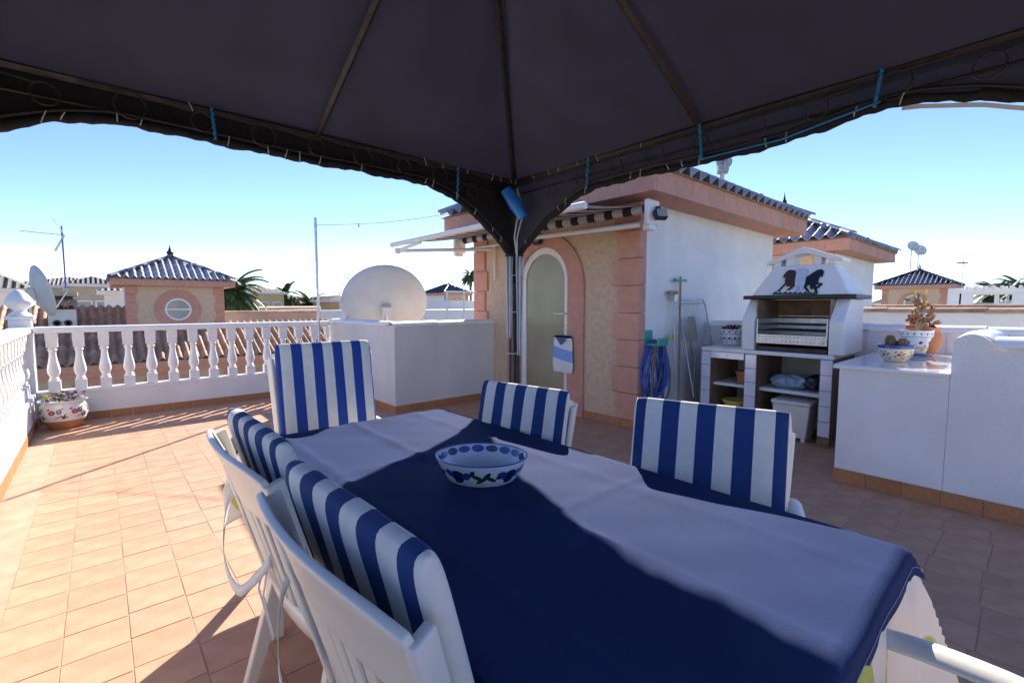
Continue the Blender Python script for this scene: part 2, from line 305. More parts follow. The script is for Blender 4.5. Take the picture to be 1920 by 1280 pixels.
def hip_roof(parent,x0,x1,y0,y1,z,slope,tilemat,full=True,limit=300,finmat=BLACKM,ridgemat=None):
    W=min(x1-x0,y1-y0)/2; H=W*math.tan(slope); xc0=x0+W; xc1=x1-W; yc0=y0+W; yc1=y1-W; zt=z+H
    if xc1<xc0: xc0=xc1=(x0+x1)/2
    if yc1<yc0: yc0=yc1=(y0+y1)/2
    A=[Vector(p) for p in ((x0,y0,z),(x1,y0,z),(x1,y1,z),(x0,y1,z))]; Rg=[Vector((xc0,yc0,zt)),Vector((xc1,yc1,zt))]
    b=B()
    if (x1-x0)>=(y1-y0): b.add(A+Rg,[[0,1,5,4],[1,2,5],[2,3,4,5],[3,0,4],[3,2,1,0]]); tri=[(A[0],A[1]),(A[1],A[2]),(A[2],A[3]),(A[3],A[0])]; ends=[(A[0],Rg[0]),(A[3],Rg[0]),(A[1],Rg[1]),(A[2],Rg[1])]
    else: b.add(A+Rg,[[0,1,4],[1,2,5,4],[2,3,5],[3,0,4,5],[3,2,1,0]]); ends=[(A[0],Rg[0]),(A[1],Rg[0]),(A[3],Rg[1]),(A[2],Rg[1])]
    rf=b.build('roof',MORTAR,parent)
    me=RT.mesh('roof_tile',tilemat,50); lim=[limit]; jn=B(); run=W/math.cos(slope); c=math.cos(slope); s_=math.sin(slope)
    g=-.09
    P=[((x0,y0,z),(x0,y1,z),(c,0,s_),lambda p: (p.x-x0)<min(p.y-y0,y1-p.y)+g),((x0,y0,z),(x1,y0,z),(0,c,s_),lambda p:(p.y-y0)<min(p.x-x0,x1-p.x)+g),
       ((x1,y0,z),(x1,y1,z),(-c,0,s_),lambda p:(x1-p.x)<min(p.y-y0,y1-p.y)+g),((x0,y1,z),(x1,y1,z),(0,-c,s_),lambda p:(y1-p.y)<min(p.x-x0,x1-p.x)+g)]
    for (a,b_,u,fn) in (P if full else P): roof_plane(rf,a,b_,u,fn,me,RT,lim,jn,run)
    if jn.v: o=jn.build('roof_tile_field',tilemat,rf,smooth=50); o['kind']='stuff'
    # hip caps
    for m_,k in ((tilemat,0),(ridgemat or GLAZED,1)):
        cm=captile(.36,.085,m_); 
        for (a,e) in ends:
            d=e-a; n=int(d.length/.34)
            for i in range(n):
                if i%2==k: inst('hip_cap',cm,rf,M=frame(a+d*(i/n)+Vector((0,0,.075)),d,Vector((0,0,1)).cross(d)))
    apx=(Rg[0]+Rg[1])/2
    if (Rg[1]-Rg[0]).length>.3:
        cm=captile(.36,.085,tilemat); d=Rg[1]-Rg[0]; n=int(d.length/.34)
        for i in range(n): inst('hip_cap',cm,rf,M=frame(Rg[0]+d*(i/n)+Vector((0,0,.05)),d,Vector((0,0,1)).cross(d)))
    fn=B(); fn.lathe([(.10,0),(.10,.05),(.05,.08),(.11,.15),(.12,.20),(.07,.26),(.045,.29),(.06,.31),(.03,.36),(.012,.46),(0,.58)],16,c=Rg[0]+Vector((0,0,.02))); fn.build('finial',finmat,rf,smooth=40)
    return rf
def tower(label,loc,rz,feature,tilemat=GLAZE,base=-.3,limit=300,finmat=BLACKM,group=None,fascia_pieces=True,sidewhite=True):
    t=thing('stair_tower',label,'tower',loc,rz,group)
    B().box((.08,0,base),(TD,TW,SZ)).build('side_wall',WHITE if sidewhite else PEBBLE,t)
    dc=TW/2-.01; fw=B()
    if feature=='door':
        dw=.437; zs=1.66
        ar=arch(dw+.0,base,zs,16,dc); pts=[(0,base)]+ar+[(TW,base),(TW,SZ),(0,SZ)]
        fw.poly([(0,y,z) for y,z in pts],(.079,0,0)); fw.build('front_wall',PEBBLE,t)
        o_=arch(dw+.255,.0,zs-.08,18,dc); i_=arch(dw,.0,zs,18,dc); fy=B()
        n=len(o_)
        for a in range(n-1):
            q=[o_[a],o_[a+1],i_[a+1],i_[a]]; fy.hexa([(-.03,y,z) for y,z in q],[(.004,y,z) for y,z in q])
        fy.build('door_surround',SALMON,t)
        for zz in (.72,): B().box((-.033,dc-dw-.256,zz-.006),(-.028,dc-dw,zz+.004)).build('surround_joint',MORTAR,t)
        o_=arch(dw-.001,.0,zs,20,dc); i_=arch(dw-.085,.0,zs,20,dc); fr=B()
        for a in range(len(o_)-1):
            q=[o_[a],o_[a+1],i_[a+1],i_[a]]; fr.hexa([(.012,y,z) for y,z in q],[(.06,y,z) for y,z in q])
        dr=fr.build('door',ALU,t,bevel=.004)
        gl=B(); gl.poly([(.034,y,z) for y,z in arch(dw-.084,.0,zs,20,dc)],(.012,0,0)); gl.build('pane',GLASSF,dr)
        yh=dc-dw+.04
        hd=B(); hd.tube([(.011,yh,1.25),(-.05,yh,1.25)],.009); hd.tube([(-.05,yh-.01,1.25),(-.05,yh+.15,1.245)],.010); hd.build('handle',ALU,dr,smooth=40)
        B().box((.006,yh-.018,.93),(.013,yh+.018,1.12)).build('lock_plate',STEEL,dr)
    else:
        pts=[(0,base),(TW,base),(TW,SZ),(0,SZ)]; fw.poly([(0,y,z) for y,z in pts],(.079,0,0)); fw.build('front_wall',PEBBLE,t)
        zc=1.62; rr=.50
        def ring(r0,r1,x0,x1,nm,m,par,parts=1):
            n=36
            for p_ in range(parts):
                b=B()
                for a in range(n//parts):
                    k0=2*PI*(a+p_*n//parts)/n; k1=2*PI*(a+1+p_*n//parts)/n
                    q=[(r1*math.cos(k0),r1*math.sin(k0)),(r1*math.cos(k1),r1*math.sin(k1)),(r0*math.cos(k1),r0*math.sin(k1)),(r0*math.cos(k0),r0*math.sin(k0))]
                    b.hexa([(x0,dc+y,zc+z) for y,z in q],[(x1,dc+y,zc+z) for y,z in q])
                o=b.build(nm,m,par)
            return o
        ring(.40,.70,-.035,-.001,'window_surround',SALMON,t,4); wd=ring(.34,.405,-.03,-.002,'round_window',ALU,t)
        b=B(); b.lathe([(.345,0),(.345,.01)],32,c=(-.012,dc,zc),M=Matrix.Rotation(PI/2,4,'Y')); b.build('pane',WINDOW,wd); B().box((-.028,dc-.34,zc-.025),(-.011,dc+.34,zc+.025)).build('bar',ALU,wd)
    hq=.295
    for side in (0,1):
        for k in range(8):
            z0=.09+k*hq; wq=.30 if k%2 else .24
            y0,y1=(-.03,wq) if side==0 else (TW-wq,TW+.03)
            B().box((-.03,y0,z0+.004),(.10,y1,z0+hq-.004)).build('quoin',SALMON,t,bevel=.006)
    # eave: soffit and fascia panels
    x0,x1,y0,y1=-.33,TD+.33,-OV,TW+OV
    B().box((x0+.02,y0+.02,SZ+.002),(x1-.02,y1-.02,SZ+.05)).build('soffit',SALMON,t)
    zf=SZ+.215
    def run(a,b_,nrm,n):
        a=Vector(a);b_=Vector(b_);e=(b_-a)/n;nv=Vector(nrm)
        bb=B(); t_=e.normalized(); ln=e.length/2-.002
        bb.hexa([t_*-ln,t_*ln,t_*ln-nv*.05,t_*-ln-nv*.05],[v+Vector((0,0,.215)) for v in (t_*-ln,t_*ln,t_*ln-nv*.05,t_*-ln-nv*.05)])
        me=bb.mesh('fascia_panel',SALMON)
        for i in range(n): inst('fascia_panel',me,t,loc=a+e*(i+.5)+Vector((0,0,0)))
    run((x0,y0,SZ),(x0,y1,SZ),(-1,0,0),9); run((x0+.05,y0,SZ),(x1-.05,y0,SZ),(0,-1,0),12); run((x1,y0,SZ),(x1,y1,SZ),(1,0,0),8); run((x0+.05,y1,SZ),(x1-.05,y1,SZ),(0,1,0),10)
    hip_roof(t,x0-.05,x1+.05,y0-.05,y1+.05,zf+.005,R(26),tilemat,limit=limit,finmat=finmat)
    return t
tA=tower('pink trimmed stair tower with arched frosted door and awning over it',(4.35,2.87,0),0,'door')
for o in list(tA.children):
    pass
skirt(tA,(0,0,0),(0,.73,0),(-1,0,0)); skirt(tA,(0,2.13,0),(0,TW,0),(-1,0,0)); skirt(tA,(.1,0,0),(1.5,0,0),(0,-1,0))
tower('pink trimmed stair tower standing behind the barbecue chimney',(11.37,2.91,0),0,'door')
tower('pink trimmed tower with a round window beyond the far balustrade',(3.60,20.8,-.41),PI/2,'round',base=-1.6)
tower('dark roofed tower with arched door beyond the counter pots',(35.7,3.53,-.13),0,'door',tilemat=GLAZED,base=-1.5,limit=120,finmat=WHITEP)
tower('dark roofed tower beside the white pergola and the far palm',(ony(878,560,40).x,40,-.05),PI/2,'door',tilemat=GLAZED,base=-1.5,limit=120,finmat=WHITEP)
# ================================================================ GAZEBO
PX_,PY_,GS,BZ=2.46,2.75,2.98,2.30; HX=PX_-GS/2; HY=PY_-GS/2; AZ_=3.04
gz=thing('gazebo','black metal gazebo with dark canvas roof standing over the dining table','gazebo',(HX,HY,0)); GO=Vector((HX,HY,0)); hs=GS/2
cvs=B()
for k in range(4):
    M=Rz(k*PI/2)
    def fu(u,v,M=M):
        e=hs+.05; a=(2*u-1)*e*(1-v); sag=-.045*math.sin(PI*v)*abs(math.sin(2*PI*u))-.009*math.sin(9*u+5*v)+.007*math.sin(31*u-7*v)*(1-v)*v*3
        return M@Vector((a,e*(1-v),BZ-.01+(AZ_-BZ+.04)*v+sag))
    cvs.grid(fu,64,24)
cvs.build('canopy',CANVAS,gz,smooth=35)
def bar(p,q_,r,nm,m,par,sq=True):
    b=B(); b.tube([p,q_],r,4 if sq else 8); return b.build(nm,m,par,bevel=.002 if sq else 0,smooth=None if sq else 40)
C4=[(hs,hs),(-hs,hs),(-hs,-hs),(hs,-hs)]; ap=Vector((0,0,AZ_-.03))
for (x,y) in C4: bar((x,y,BZ),ap,.018,'hip_rafter',BROWNM,gz)
for (x,y) in ((0,hs),(0,-hs),(hs,0),(-hs,0)): bar((x,y,BZ),ap,.018,'rafter',BROWNM,gz)
SIDE=[0]
def zlow(s): return zlow0(s)-(.038 if SIDE[0]==3 and .5<s<1.9 else (.038*min(1,s/.5) if SIDE[0]==3 and s<=.5 else (.038*max(0,(2.2-s)/.3) if SIDE[0]==3 else 0)))
def zlow0(s):   # lower edge of the arched truss, s = distance from the corner
    far=s>GS/2; s=min(s,GS-s)
    if far: s=min(1.45,s+.06)
    pts=[(0,1.72),(.27,2.035),(.48,2.125),(.68,2.17),(1.5,2.16)] if far else [(0,1.70),(.10,1.80),(.34,1.99),(.57,2.11),(.78,2.165),(1.2,2.168),(1.5,2.16)]
    for (a,za),(b,zb) in zip(pts,pts[1:]):
        if s<=b: return za+(zb-za)*(s-a)/(b-a)
    return 2.16
sideL=[]
for k in range(4):
    SIDE[0]=k; M=Rz(k*PI/2); P=lambda s,o,z,M=M,sg=(-1 if k==3 else 1): M@Vector((sg*(hs-s),hs+o,z))
    bar(P(0,0,BZ),P(GS,0,BZ),.019,'beam',BROWNM,gz)
    bar(P(.02,.0,BZ-.10),P(GS-.02,0,BZ-.10),.008,'lower_rail',BLACKM,gz)
    n=150; b=B(); pts=[]
    for i in range(n+1):
        s=GS*i/n; pts.append(P(s,.012+.002*math.sin(i*.37),zlow(s)+.003*math.sin(i*.31+k)+.002*math.sin(i*.83)+.002*math.sin(i*1.37)))
    b.tube(pts,[.019+.003*math.sin(i*.47+k)+.0015*math.sin(i*1.9) for i in range(n+1)],8); b.build('rolled_curtain',NET,gz,smooth=60)
    b=B()
    def fv(u,v): s=GS*u; zt=BZ+.03; return P(s,.022+.003*math.sin(u*70+v*3),zt+(zlow(s)-.005-zt)*v)
    b.grid(fv,90,5); b.build('side_netting',NET if k==0 else CANVAS,gz,smooth=60)
    b=B(); b.tube([P(s,-.004,zlow(s)+.03) for s in [GS*i/40 for i in range(41)]],.008,6); b.build('arch_rail',BLACKM,gz,smooth=40)
    for i in range(9):
        s=.42+i*.27; rr=.045+.012*(i%2); zc=(BZ+zlow(s))/2
        b=B(); b.tube([P(s+rr*math.cos(a),-.018,zc+rr*math.sin(a)) for a in [2*PI*j/16*1.15 for j in range(17)]]+[P(s+rr*1.2+.10,-.018,zc+.05)],.0035,5); b.build('iron_scroll',BROWNM,gz,smooth=60)
    if k in (0,3):
        for i in range(34):
            s=.06+i*(GS-.1)/34+rnd.uniform(-.02,.02)
            for zc,pr_ in ((BZ-.01,.45 if s<.9 else .12),(zlow(s)+.0,.5)):
                if rnd.random()<pr_:
                    L_=rnd.uniform(.012,.026); a=rnd.uniform(-.5,.5); b=B(); b.tube([P(s-L_*a,-.028,zc+L_),P(s,-.03,zc),P(s+L_*a,-.022,zc-L_)],.0022,4); b.build('cable_tie',TIE,gz)
        for s in ((.55,2.0) if k==0 else (.75,1.50,2.27)):
            b=B(); b.tube([P(s+.0015*math.sin(j*2.4+s*9)+.02*(j/14)*math.sin(s*5),-.03-.006*math.cos(j*2.4),BZ+.005-(BZ-zlow(s)+.01)*j/14) for j in range(15)],[.005+.003*abs(math.sin(j*1.3+s)) for j in range(15)],6); b.build('rope_tie',ROPE,gz,smooth=60)
        if k==3:
            b=B(); b.tube([P(1.50,-.03,zlow(1.5)+.0),P(1.9,-.035,zlow(1.9)-.005),P(2.27,-.03,zlow(2.27)+.01)],.005,6); b.build('rope_tie',ROPE,gz,smooth=60)
            b=B(); b.grid(lambda u,v: P(2.33+.6*u,.03,zlow(2.33+.6*u)-.012-.016*v-.012*math.sin(PI*u)),10,1); b.build('white_hem',WHITEP,gz,solid=.006)
for (x,y) in C4:
    po=B(); sx=-1 if x>0 else 1; sy=-1 if y>0 else 1
    for (a,c_) in ((0,0),(.045*sx,0),(0,.045*sy),(.045*sx,.045*sy)): po.tube([(x+a,y+c_,.02),(x+a,y+c_,1.72 if (a or c_) else BZ)],.010 if (a or c_) else .018,8)
    post=po.build('post',BLACKM,gz,smooth=40)
    B().box((x+.035*sx-.07,y+.035*sy-.07,.001),(x+.035*sx+.07,y+.035*sy+.07,.02)).build('foot_plate',BLACKM,gz)
cx_,cy_=hs-.03,hs-.03
e1=Vector((.749,-.663,0)); e2=Vector((-.663,-.749,0))      # along / towards the table side of the corner post
c=B()
def curt(u,v):
    z=1.72-.62*v; wd=(.036*(1-.7*v)+.010); a=(u-.5)*2; return Vector((cx_,cy_,z))+e1*(-.040+a*wd*.6)+e2*(.075+.015*math.sin(a*6))
c.grid(curt,14,10); c2=B()
def curt2(u,v):
    z=1.72-.75*v; wd=(.040*(1-.7*v)+.010); a=(u-.5)*2; return Vector((cx_,cy_,z))+e1*(.040+a*wd*.6)+e2*(.078+.015*math.sin(a*6+1))
c2.grid(curt2,14,10)
CURT=mat('grey_white_curtain',(.70,.69,.73),.85,.05,10,.2,300,trans=.25)
c.build('tied_curtain',CURT,gz,solid=.006,smooth=60); c2.build('tied_curtain',CURT,gz,solid=.006,smooth=60)
nb=B(); nb.tube([(cx_,cy_,1.74),(cx_,cy_,1.60),(cx_,cy_,1.52)],[.075,.06,.03],10); nb.build('net_bundle',NET,gz,smooth=60)
for z in (.98,1.30,1.58): nb=B(); nb.tube([Vector((cx_,cy_,z))+Vector((math.cos(a)*.06,math.sin(a)*.06,0)) for a in [2*PI*i/20 for i in range(21)]],.004,5); nb.build('cable_tie',TIE,gz)
for i in range(2):
    nb=B(); nb.tube([Vector((cx_,cy_,2.22))+e1*.02+e2*.10,Vector((cx_,cy_,2.05))+e1*(.03+.04*i)+e2*.10,Vector((cx_,cy_,1.86))+e1*(.0+.02*i)+e2*.09,Vector((cx_,cy_,1.72))+e1*.02+e2*.08],.006,6); nb.build('power_cord',CURT,gz,smooth=60)
bb=B(); M=frame(GO+Vector((cx_,cy_,2.10))+e2*.15,(.55*e1.x,.55*e1.y,-.83),(.83*e1.x,.83*e1.y,.55))
vsb=[]
b_=B()
def bagf(u,v):
    a=2*PI*u; k=.75+.25*math.sin(PI*min(1,v*1.2)); return Vector(((v-.5)*.24,math.cos(a)*.05*k*(1+.1*math.sin(5*v+3*a)),math.sin(a)*.035*k))
b_.grid(bagf,14,10); o=b_.build('hanging_bag',BLUEB,None,smooth=50); o.matrix_world=M; tag(o,'small bright blue plastic bag hanging at the gazebo corner','bag')
# ================================================================ TABLE, CLOTHS, BOWL
TX0,TX1,TY0,TY1,TZ=.46,1.47,.20,2.30,.745
tb=thing('dining_table','white plastic dining table under the two tablecloths','table',((TX0+TX1)/2,(TY0+TY1)/2,0)); tx,ty=(TX1-TX0)/2,(TY1-TY0)/2
B().box((-tx,-ty,TZ-.035),(tx,ty,TZ-.006)).build('table_top',PLASTIC,tb,bevel=.01)
for sx in (-1,1):
    for sy in (-1,1):
        b=B(); a=.035; x=sx*(tx-.02); y=sy*(ty-.30); b.hexa([(x-a*.7,y-a*.7,0),(x+a*.7,y-a*.7,0),(x+a*.7,y+a*.7,0),(x-a*.7,y+a*.7,0)],[(x-a,y-a,TZ-.036),(x+a,y-a,TZ-.036),(x+a,y+a,TZ-.036),(x-a,y+a,TZ-.036)]); b.build('leg',PLASTIC,tb,bevel=.006)
def cloth(name,hx,hy,over,drop,m,z,seedk,amp,nx=40,ny=80,ovl=None):
    b=B(); nu,nv=nx,ny
    def f(u,v):
        ol=over if ovl is None else ovl; X=-(hx+ol)+u*(2*hx+over+ol); Y=(v-.5)*2*(hy+over); ox=max(0,abs(X)-hx); oy=max(0,abs(Y)-hy); o=math.hypot(ox,oy) if (ox and oy) else max(ox,oy)
        zz=z; sx=math.copysign(1,X); sy=math.copysign(1,Y); x=min(abs(X),hx)*sx; y=min(abs(Y),hy)*sy
        if o>0:
            o=max(ox,oy); th_=math.atan2(oy,ox); cn=max(0,1-min(ox,oy)/.04); per=Y if ox>=oy else X
            fl=(amp*math.sin(per*13+seedk)+amp*.5*math.sin(per*29+seedk*2))*min(1,o/.12)*cn
            out=.010+.05*o+fl*.5+amp*.6*min(1,o/.1); ex=.30*min(ox,oy)
            if ox: x=sx*(hx+out*math.sqrt(ox/o)+ex)
            if oy: y=sy*(hy+out*math.sqrt(oy/o)+ex)
            zz=z-(o+.30*min(ox,oy))*drop
        else:
            fold=lambda q,c_: math.exp(-abs(q-c_)/.016)
            zz+=.0065*(fold(X,-.02)+fold(X,.33)+fold(X,-.36))+.0065*(fold(Y,.35)+fold(Y,-.35)+fold(Y,1.0)*.8)+.0012*math.sin(X*9+Y*4+seedk)+.001*math.sin(Y*13-X*5)+.0016*math.sin(X*17+Y*23)*math.sin(Y*3+X*7)
        return Vector((x,y,zz))
    b.grid(f,nu,nv); o=b.build(name,m,None,smooth=70,solid=.0015); o.location=((TX0+TX1)/2,(TY0+TY1)/2,0)
    if name.startswith('navy'):
        q=B(); q.tube([f(.012+.976*k/60,.012)+Vector((0,-.002,.0012)) for k in range(61)],.0011,4); q.build('hem_stitch',flat('stitch_thread',(.25,.30,.50),.8),o)
        q=B(); q.tube([f(.988,.012+.976*k/120)+Vector((.002,0,.0012)) for k in range(121)],.0011,4); q.build('hem_stitch',flat('stitch_thread',(.25,.30,.50),.8),o)
    return o
OIL=mat('fruit_oilcloth',(.80,.77,.68),.4,.04,6,.1,300)
n=OIL.node_tree.nodes; l=OIL.node_tree.links; bs=n['Principled BSDF']; src=bs.inputs['Base Color'].links[0].from_socket
t=n.new('ShaderNodeTexCoord'); vo=n.new('ShaderNodeTexVoronoi'); vo.inputs['Scale'].default_value=5.2; vo.inputs['Randomness'].default_value=.7; l.new(t.outputs['Object'],vo.inputs['Vector'])
r=n.new('ShaderNodeMapRange'); r.inputs[1].default_value=.42; r.inputs[2].default_value=.40; l.new(vo.outputs['Distance'],r.inputs[0])
rp=n.new('ShaderNodeValToRGB'); e=rp.color_ramp; e.interpolation='CONSTANT'; e.elements[0].color=(.42,.55,.08,1); e.elements[1].position=.45; e.elements[1].color=(.62,.55,.10,1); k=e.elements.new(.62); k.color=(.55,.05,.03,1); k=e.elements.new(.8); k.color=(.8,.77,.68,1)
sp_=n.new('ShaderNodeSeparateColor'); l.new(vo.outputs['Color'],sp_.inputs[0]); l.new(sp_.outputs[0],rp.inputs[0])
mx=n.new('ShaderNodeMixRGB'); l.new(r.outputs[0],mx.inputs[0]); l.new(src,mx.inputs[1]); l.new(rp.outputs[0],mx.inputs[2]); l.new(mx.outputs[0],bs.inputs['Base Color'])
tag(cloth('oilcloth',tx+.004,ty+.004,.34,1.0,OIL,TZ-.003,1.0,.022,90,150,ovl=.16),'white fruit printed oilcloth hanging below the navy cloth','tablecloth')
NAVY=mat('navy_cotton',(.035,.050,.128),.6,.14,3,.35,500,spec=.02,sheen=0)
NAVY.node_tree.nodes['Principled BSDF'].inputs['Specular Tint'].default_value=(.28,.44,1,1)
NAVY.node_tree.nodes['Principled BSDF'].inputs['Sheen Roughness'].default_value=.45; NAVY.node_tree.nodes['Principled BSDF'].inputs['Sheen Tint'].default_value=(.55,.65,1,1)
tag(cloth('navy_tablecloth',tx+.010,ty+.010,.085,.75,NAVY,TZ+.002,2.3,.006,60,130),'plain navy blue tablecloth with fold creases spread over the table','tablecloth')
def decals(parent,surf,items,nm='painted_motif'):
    for (u,v,ru,rv,rot,m) in items:
        b=B(); n=12; pts=[]
        for j in range(3):
            for i in range(n):
                a=2*PI*i/n; kk=(0.02,.55,1)[j]; du=ru*kk*math.cos(a); dv=rv*kk*math.sin(a); pts.append(surf(u+du*math.cos(rot)-dv*math.sin(rot),v+du*math.sin(rot)+dv*math.cos(rot)))
        fs=[list(range(n))]
        for j in range(2): fs+=[[j*n+i,(j+1)*n+i,(j+1)*n+(i+1)%n,j*n+(i+1)%n] for i in range(n)]
        b.add(pts,fs); b.build(nm,m,parent)
def prof_surf(prof,sx=1,sy=1,off=.0015,rad=.1):   # u = arc length at radius rad, v = height
    def s(u,v):
        for (r0,z0),(r1,z1) in zip(prof,prof[1:]):
            if z0<=v<=z1 and z1>z0: r_=r0+(r1-r0)*(v-z0)/(z1-z0); break
        else: r_=prof[-1][0] if v>prof[-1][1] else prof[0][0]
        a=u/rad; return Vector(((r_*sx+off)*math.cos(a),(r_*sy+off)*math.sin(a),v))
    return s
bw=thing('bowl','oval painted ceramic bowl with cobalt scalloped rim on the navy cloth','bowl',(.975,1.262,TZ+.007),R(-50))
bp=[(.098,0),(.104,.004),(.118,.03),(.132,.062),(.138,.078)]; sxb,syb=1.16,.97
b=B(); b.lathe(bp+[(.136,.081),(.131,.078),(.124,.06),(.110,.03),(.095,.012),(0,.010)],48,sx=sxb,sy=syb); bo=b.build('body',CER,bw,smooth=50)
b=B(); b.lathe([(.1335,.0795),(.1385,.0795),(.1390,.082),(.1360,.0835),(.1325,.0815)],48,sx=sxb,sy=syb,cap=False); b.build('rim',mat('rim_blue',(.05,.12,.45),.2,coat=.4),bw,smooth=60)
its=[]
inner=[(.0935,.0125),(.1085,.030),(.1225,.06),(.130,.079)]
si=prof_surf(inner,sxb,syb,-.0012,.13)
for i in range(17): a=2*PI*i/17; decals(bw,si,[(a*.13,.066,.0215,.0115+.001*(i%2),0,(BLUEC,NAVYC,BLUEC)[i%3])],'rim_scallop')
for i in range(7): a=2*PI*i/7+.3; bx=B(); bx.lathe([(.022,0),(.0,.0008)],12,c=(math.cos(a)*.045*1.16,math.sin(a)*.045,.0112),sx=1.3,sy=.7); bx.build('painted_motif',(GREENC,BLUEC)[i%2],bw)
so_=prof_surf(bp,sxb,syb,.0012,.125)
for a0 in (2.75,4.3,5.6,.9):
    for (du,v,ru,rv,ro,m) in [(0,.040,.020,.016,.3,NAVYC),(.030,.044,.013,.009,.9,BLUEC),(-.028,.046,.013,.010,-.6,BLUEC),(.062,.040,.016,.0055,-.5,GREENC),(.074,.030,.017,.005,.6,GREENC),(.088,.045,.014,.0055,1.0,GREENC),(.102,.034,.015,.005,-.5,GREENC),(.128,.040,.010,.006,.3,GREENC),(.0,.022,.014,.006,.2,NAVYC),(.048,.056,.009,.005,1.3,GREENC)]:
        decals(bw,so_,[(a0*.125+du,v,ru*1.25,rv*1.35,ro,m)])
# ================================================================ CHAIRS
def chair(label,loc,rz,ztop,tilt,stripe,sw=.285,seat=True,group='white plastic garden chairs round the table',strap=True):
    t=thing('garden_chair',label,'chair',loc,rz,group); tl=R(tilt); zs=.43
    def S(s,y,n): # s along back from seat upwards, n forward normal
        ln=(ztop-zs)/math.cos(tl); d=ln-s
        return Vector((d*math.sin(tl)+n*math.cos(tl),y,zs+s*math.cos(tl)+n*math.sin(tl)))
    ln=(ztop-zs)/math.cos(tl)
    def pil(s0,s1,w_,th,n0,Sf,nm,m,e=11):
        b=B(); nu,nv=26,26
        def mp_(q): return .5-.5*math.cos(PI*q)
        for sg in (1,-1):
            def f(u,v,sg=sg):
                a=2*mp_(u)-1; c_=2*mp_(v)-1; pr_=(max(0,1-abs(a)**e)**.42)*(max(0,1-abs(c_)**e)**.42)
                sq=.985+.015*pr_; rc=max(0,abs(a)-.86)/.14; rd=max(0,abs(c_)-.86)/.14
                cut=1-.018*min(1,rc*rd*1.0)
                return Sf((s0+s1)/2+(s1-s0)/2*c_*sq*cut,w_*a*sq*cut,n0+sg*th*pr_*(1+.06*math.sin(7*a+3*c_)))
            k=len(b.v); b.grid(f,nu,nv)
            if sg<0:
                for i in range(len(b.f)-nu*nv,len(b.f)): b.f[i]=b.f[i][::-1]
        return b.build(nm,m,t,smooth=75)
    pil(.04,ln,sw,.030,.040,S,'back_cushion',stripe)
    if seat: pil(.0,.46,sw-.01,.030,.0,lambda s,y,n: Vector((ln*math.sin(tl)+.06+s,y,zs+.035+n)),'seat_cushion',stripe)
    W=.31 if strap else .272; top=ln-.035
    def curve(y): return -.012-.030*(1-(y/W)**2)
    b=B(); b.grid(lambda u,v: S(top-.19+.19*v-.025*abs(2*u-1)**4,(2*u-1)*W,curve((2*u-1)*W)-.02*v*v),20,5); b.build('top_rail',PLASTIC,t,smooth=60,solid=.016,bevel=.004)
    b=B(); b.grid(lambda u,v: S(.0+.09*v,(2*u-1)*W*.93,curve((2*u-1)*W)),16,2); b.build('lower_rail',PLASTIC,t,smooth=60,solid=.014)
    for i in range(7):
        y=-.195+.065*i; b=B(); b.grid(lambda u,v: S(.07+(top-.15)*v,y*(1-.12*(1-v))+(u-.5)*.050,curve(y)+.006*math.sin(PI*u)),3,6); b.build('slat',PLASTIC,t,smooth=60,solid=.008)
    for sg in (-1,1):
        b=B(); b.grid(lambda u,v: S(-.02+(top-.02)*v,sg*(W-.004-.02*(1-v))+(u-.5)*.012,curve(W)-.045*(1-u)+.022),3,8); b.build('stile',PLASTIC,t,smooth=60,solid=.022,bevel=.005)
    xb=ln*math.sin(tl); x0=xb; x1=xb+.49
    b=B(); b.grid(lambda u,v: Vector((x0+(x1-x0)*u,(v-.5)*.50,zs-.012-.02*math.sin(PI*v)*math.sin(PI*u)-.03*max(0,u-.9)/.1)),10,10); b.build('seat',PLASTIC,t,smooth=60,solid=.014)
    for sg in (-1,1):
        y=sg*.255
        for (xa,ya,xbm,yb,nm) in ((x0+.02,y,x0-.10,sg*.29,'leg'),(x1-.03,y,x1+.03,sg*.275,'leg')):
            b=B(); a=.028; c_=.019; up=zs-.02 if xa<x1-.1 else .62
            b.hexa([(xbm-c_,yb-c_,0),(xbm+c_,yb-c_,0),(xbm+c_,yb+c_,0),(xbm-c_,yb+c_,0)],[(xa-a*1.3,ya-a*.6,up),(xa+a*1.3,ya-a*.6,up),(xa+a*1.3,ya+a*.6,up),(xa-a*1.3,ya+a*.6,up)]); b.build('leg',PLASTIC,t,bevel=.006)
        pts=[S(.26,sg*.285,-.02),Vector((x0+.10,sg*.30,.655)),Vector((x0+.28,sg*.305,.66)),Vector((x1-.06,sg*.30,.652)),Vector((x1+.005,sg*.295,.625)),Vector((x1+.02,sg*.285,.57))]
        b=B(); nn=24
        def arm(u,v):
            q=u*(len(pts)-1); i=min(int(q),len(pts)-2); f=q-i; p0=pts[max(i-1,0)];p1=pts[i];p2=pts[i+1];p3=pts[min(i+2,len(pts)-1)]
            p=.5*((2*p1)+(p2-p0)*f+(2*p0-5*p1+4*p2-p3)*f*f+(3*p1-p0-3*p2+p3)*f**3); a=(v-.5)*2
            return p+Vector((0,a*(.022+.012*math.sin(PI*min(1,u*1.1))),-.016*a*a))
        b.grid(arm,nn,6); b.build('armrest',PLASTIC,t,smooth=60,solid=.012,bevel=.003)
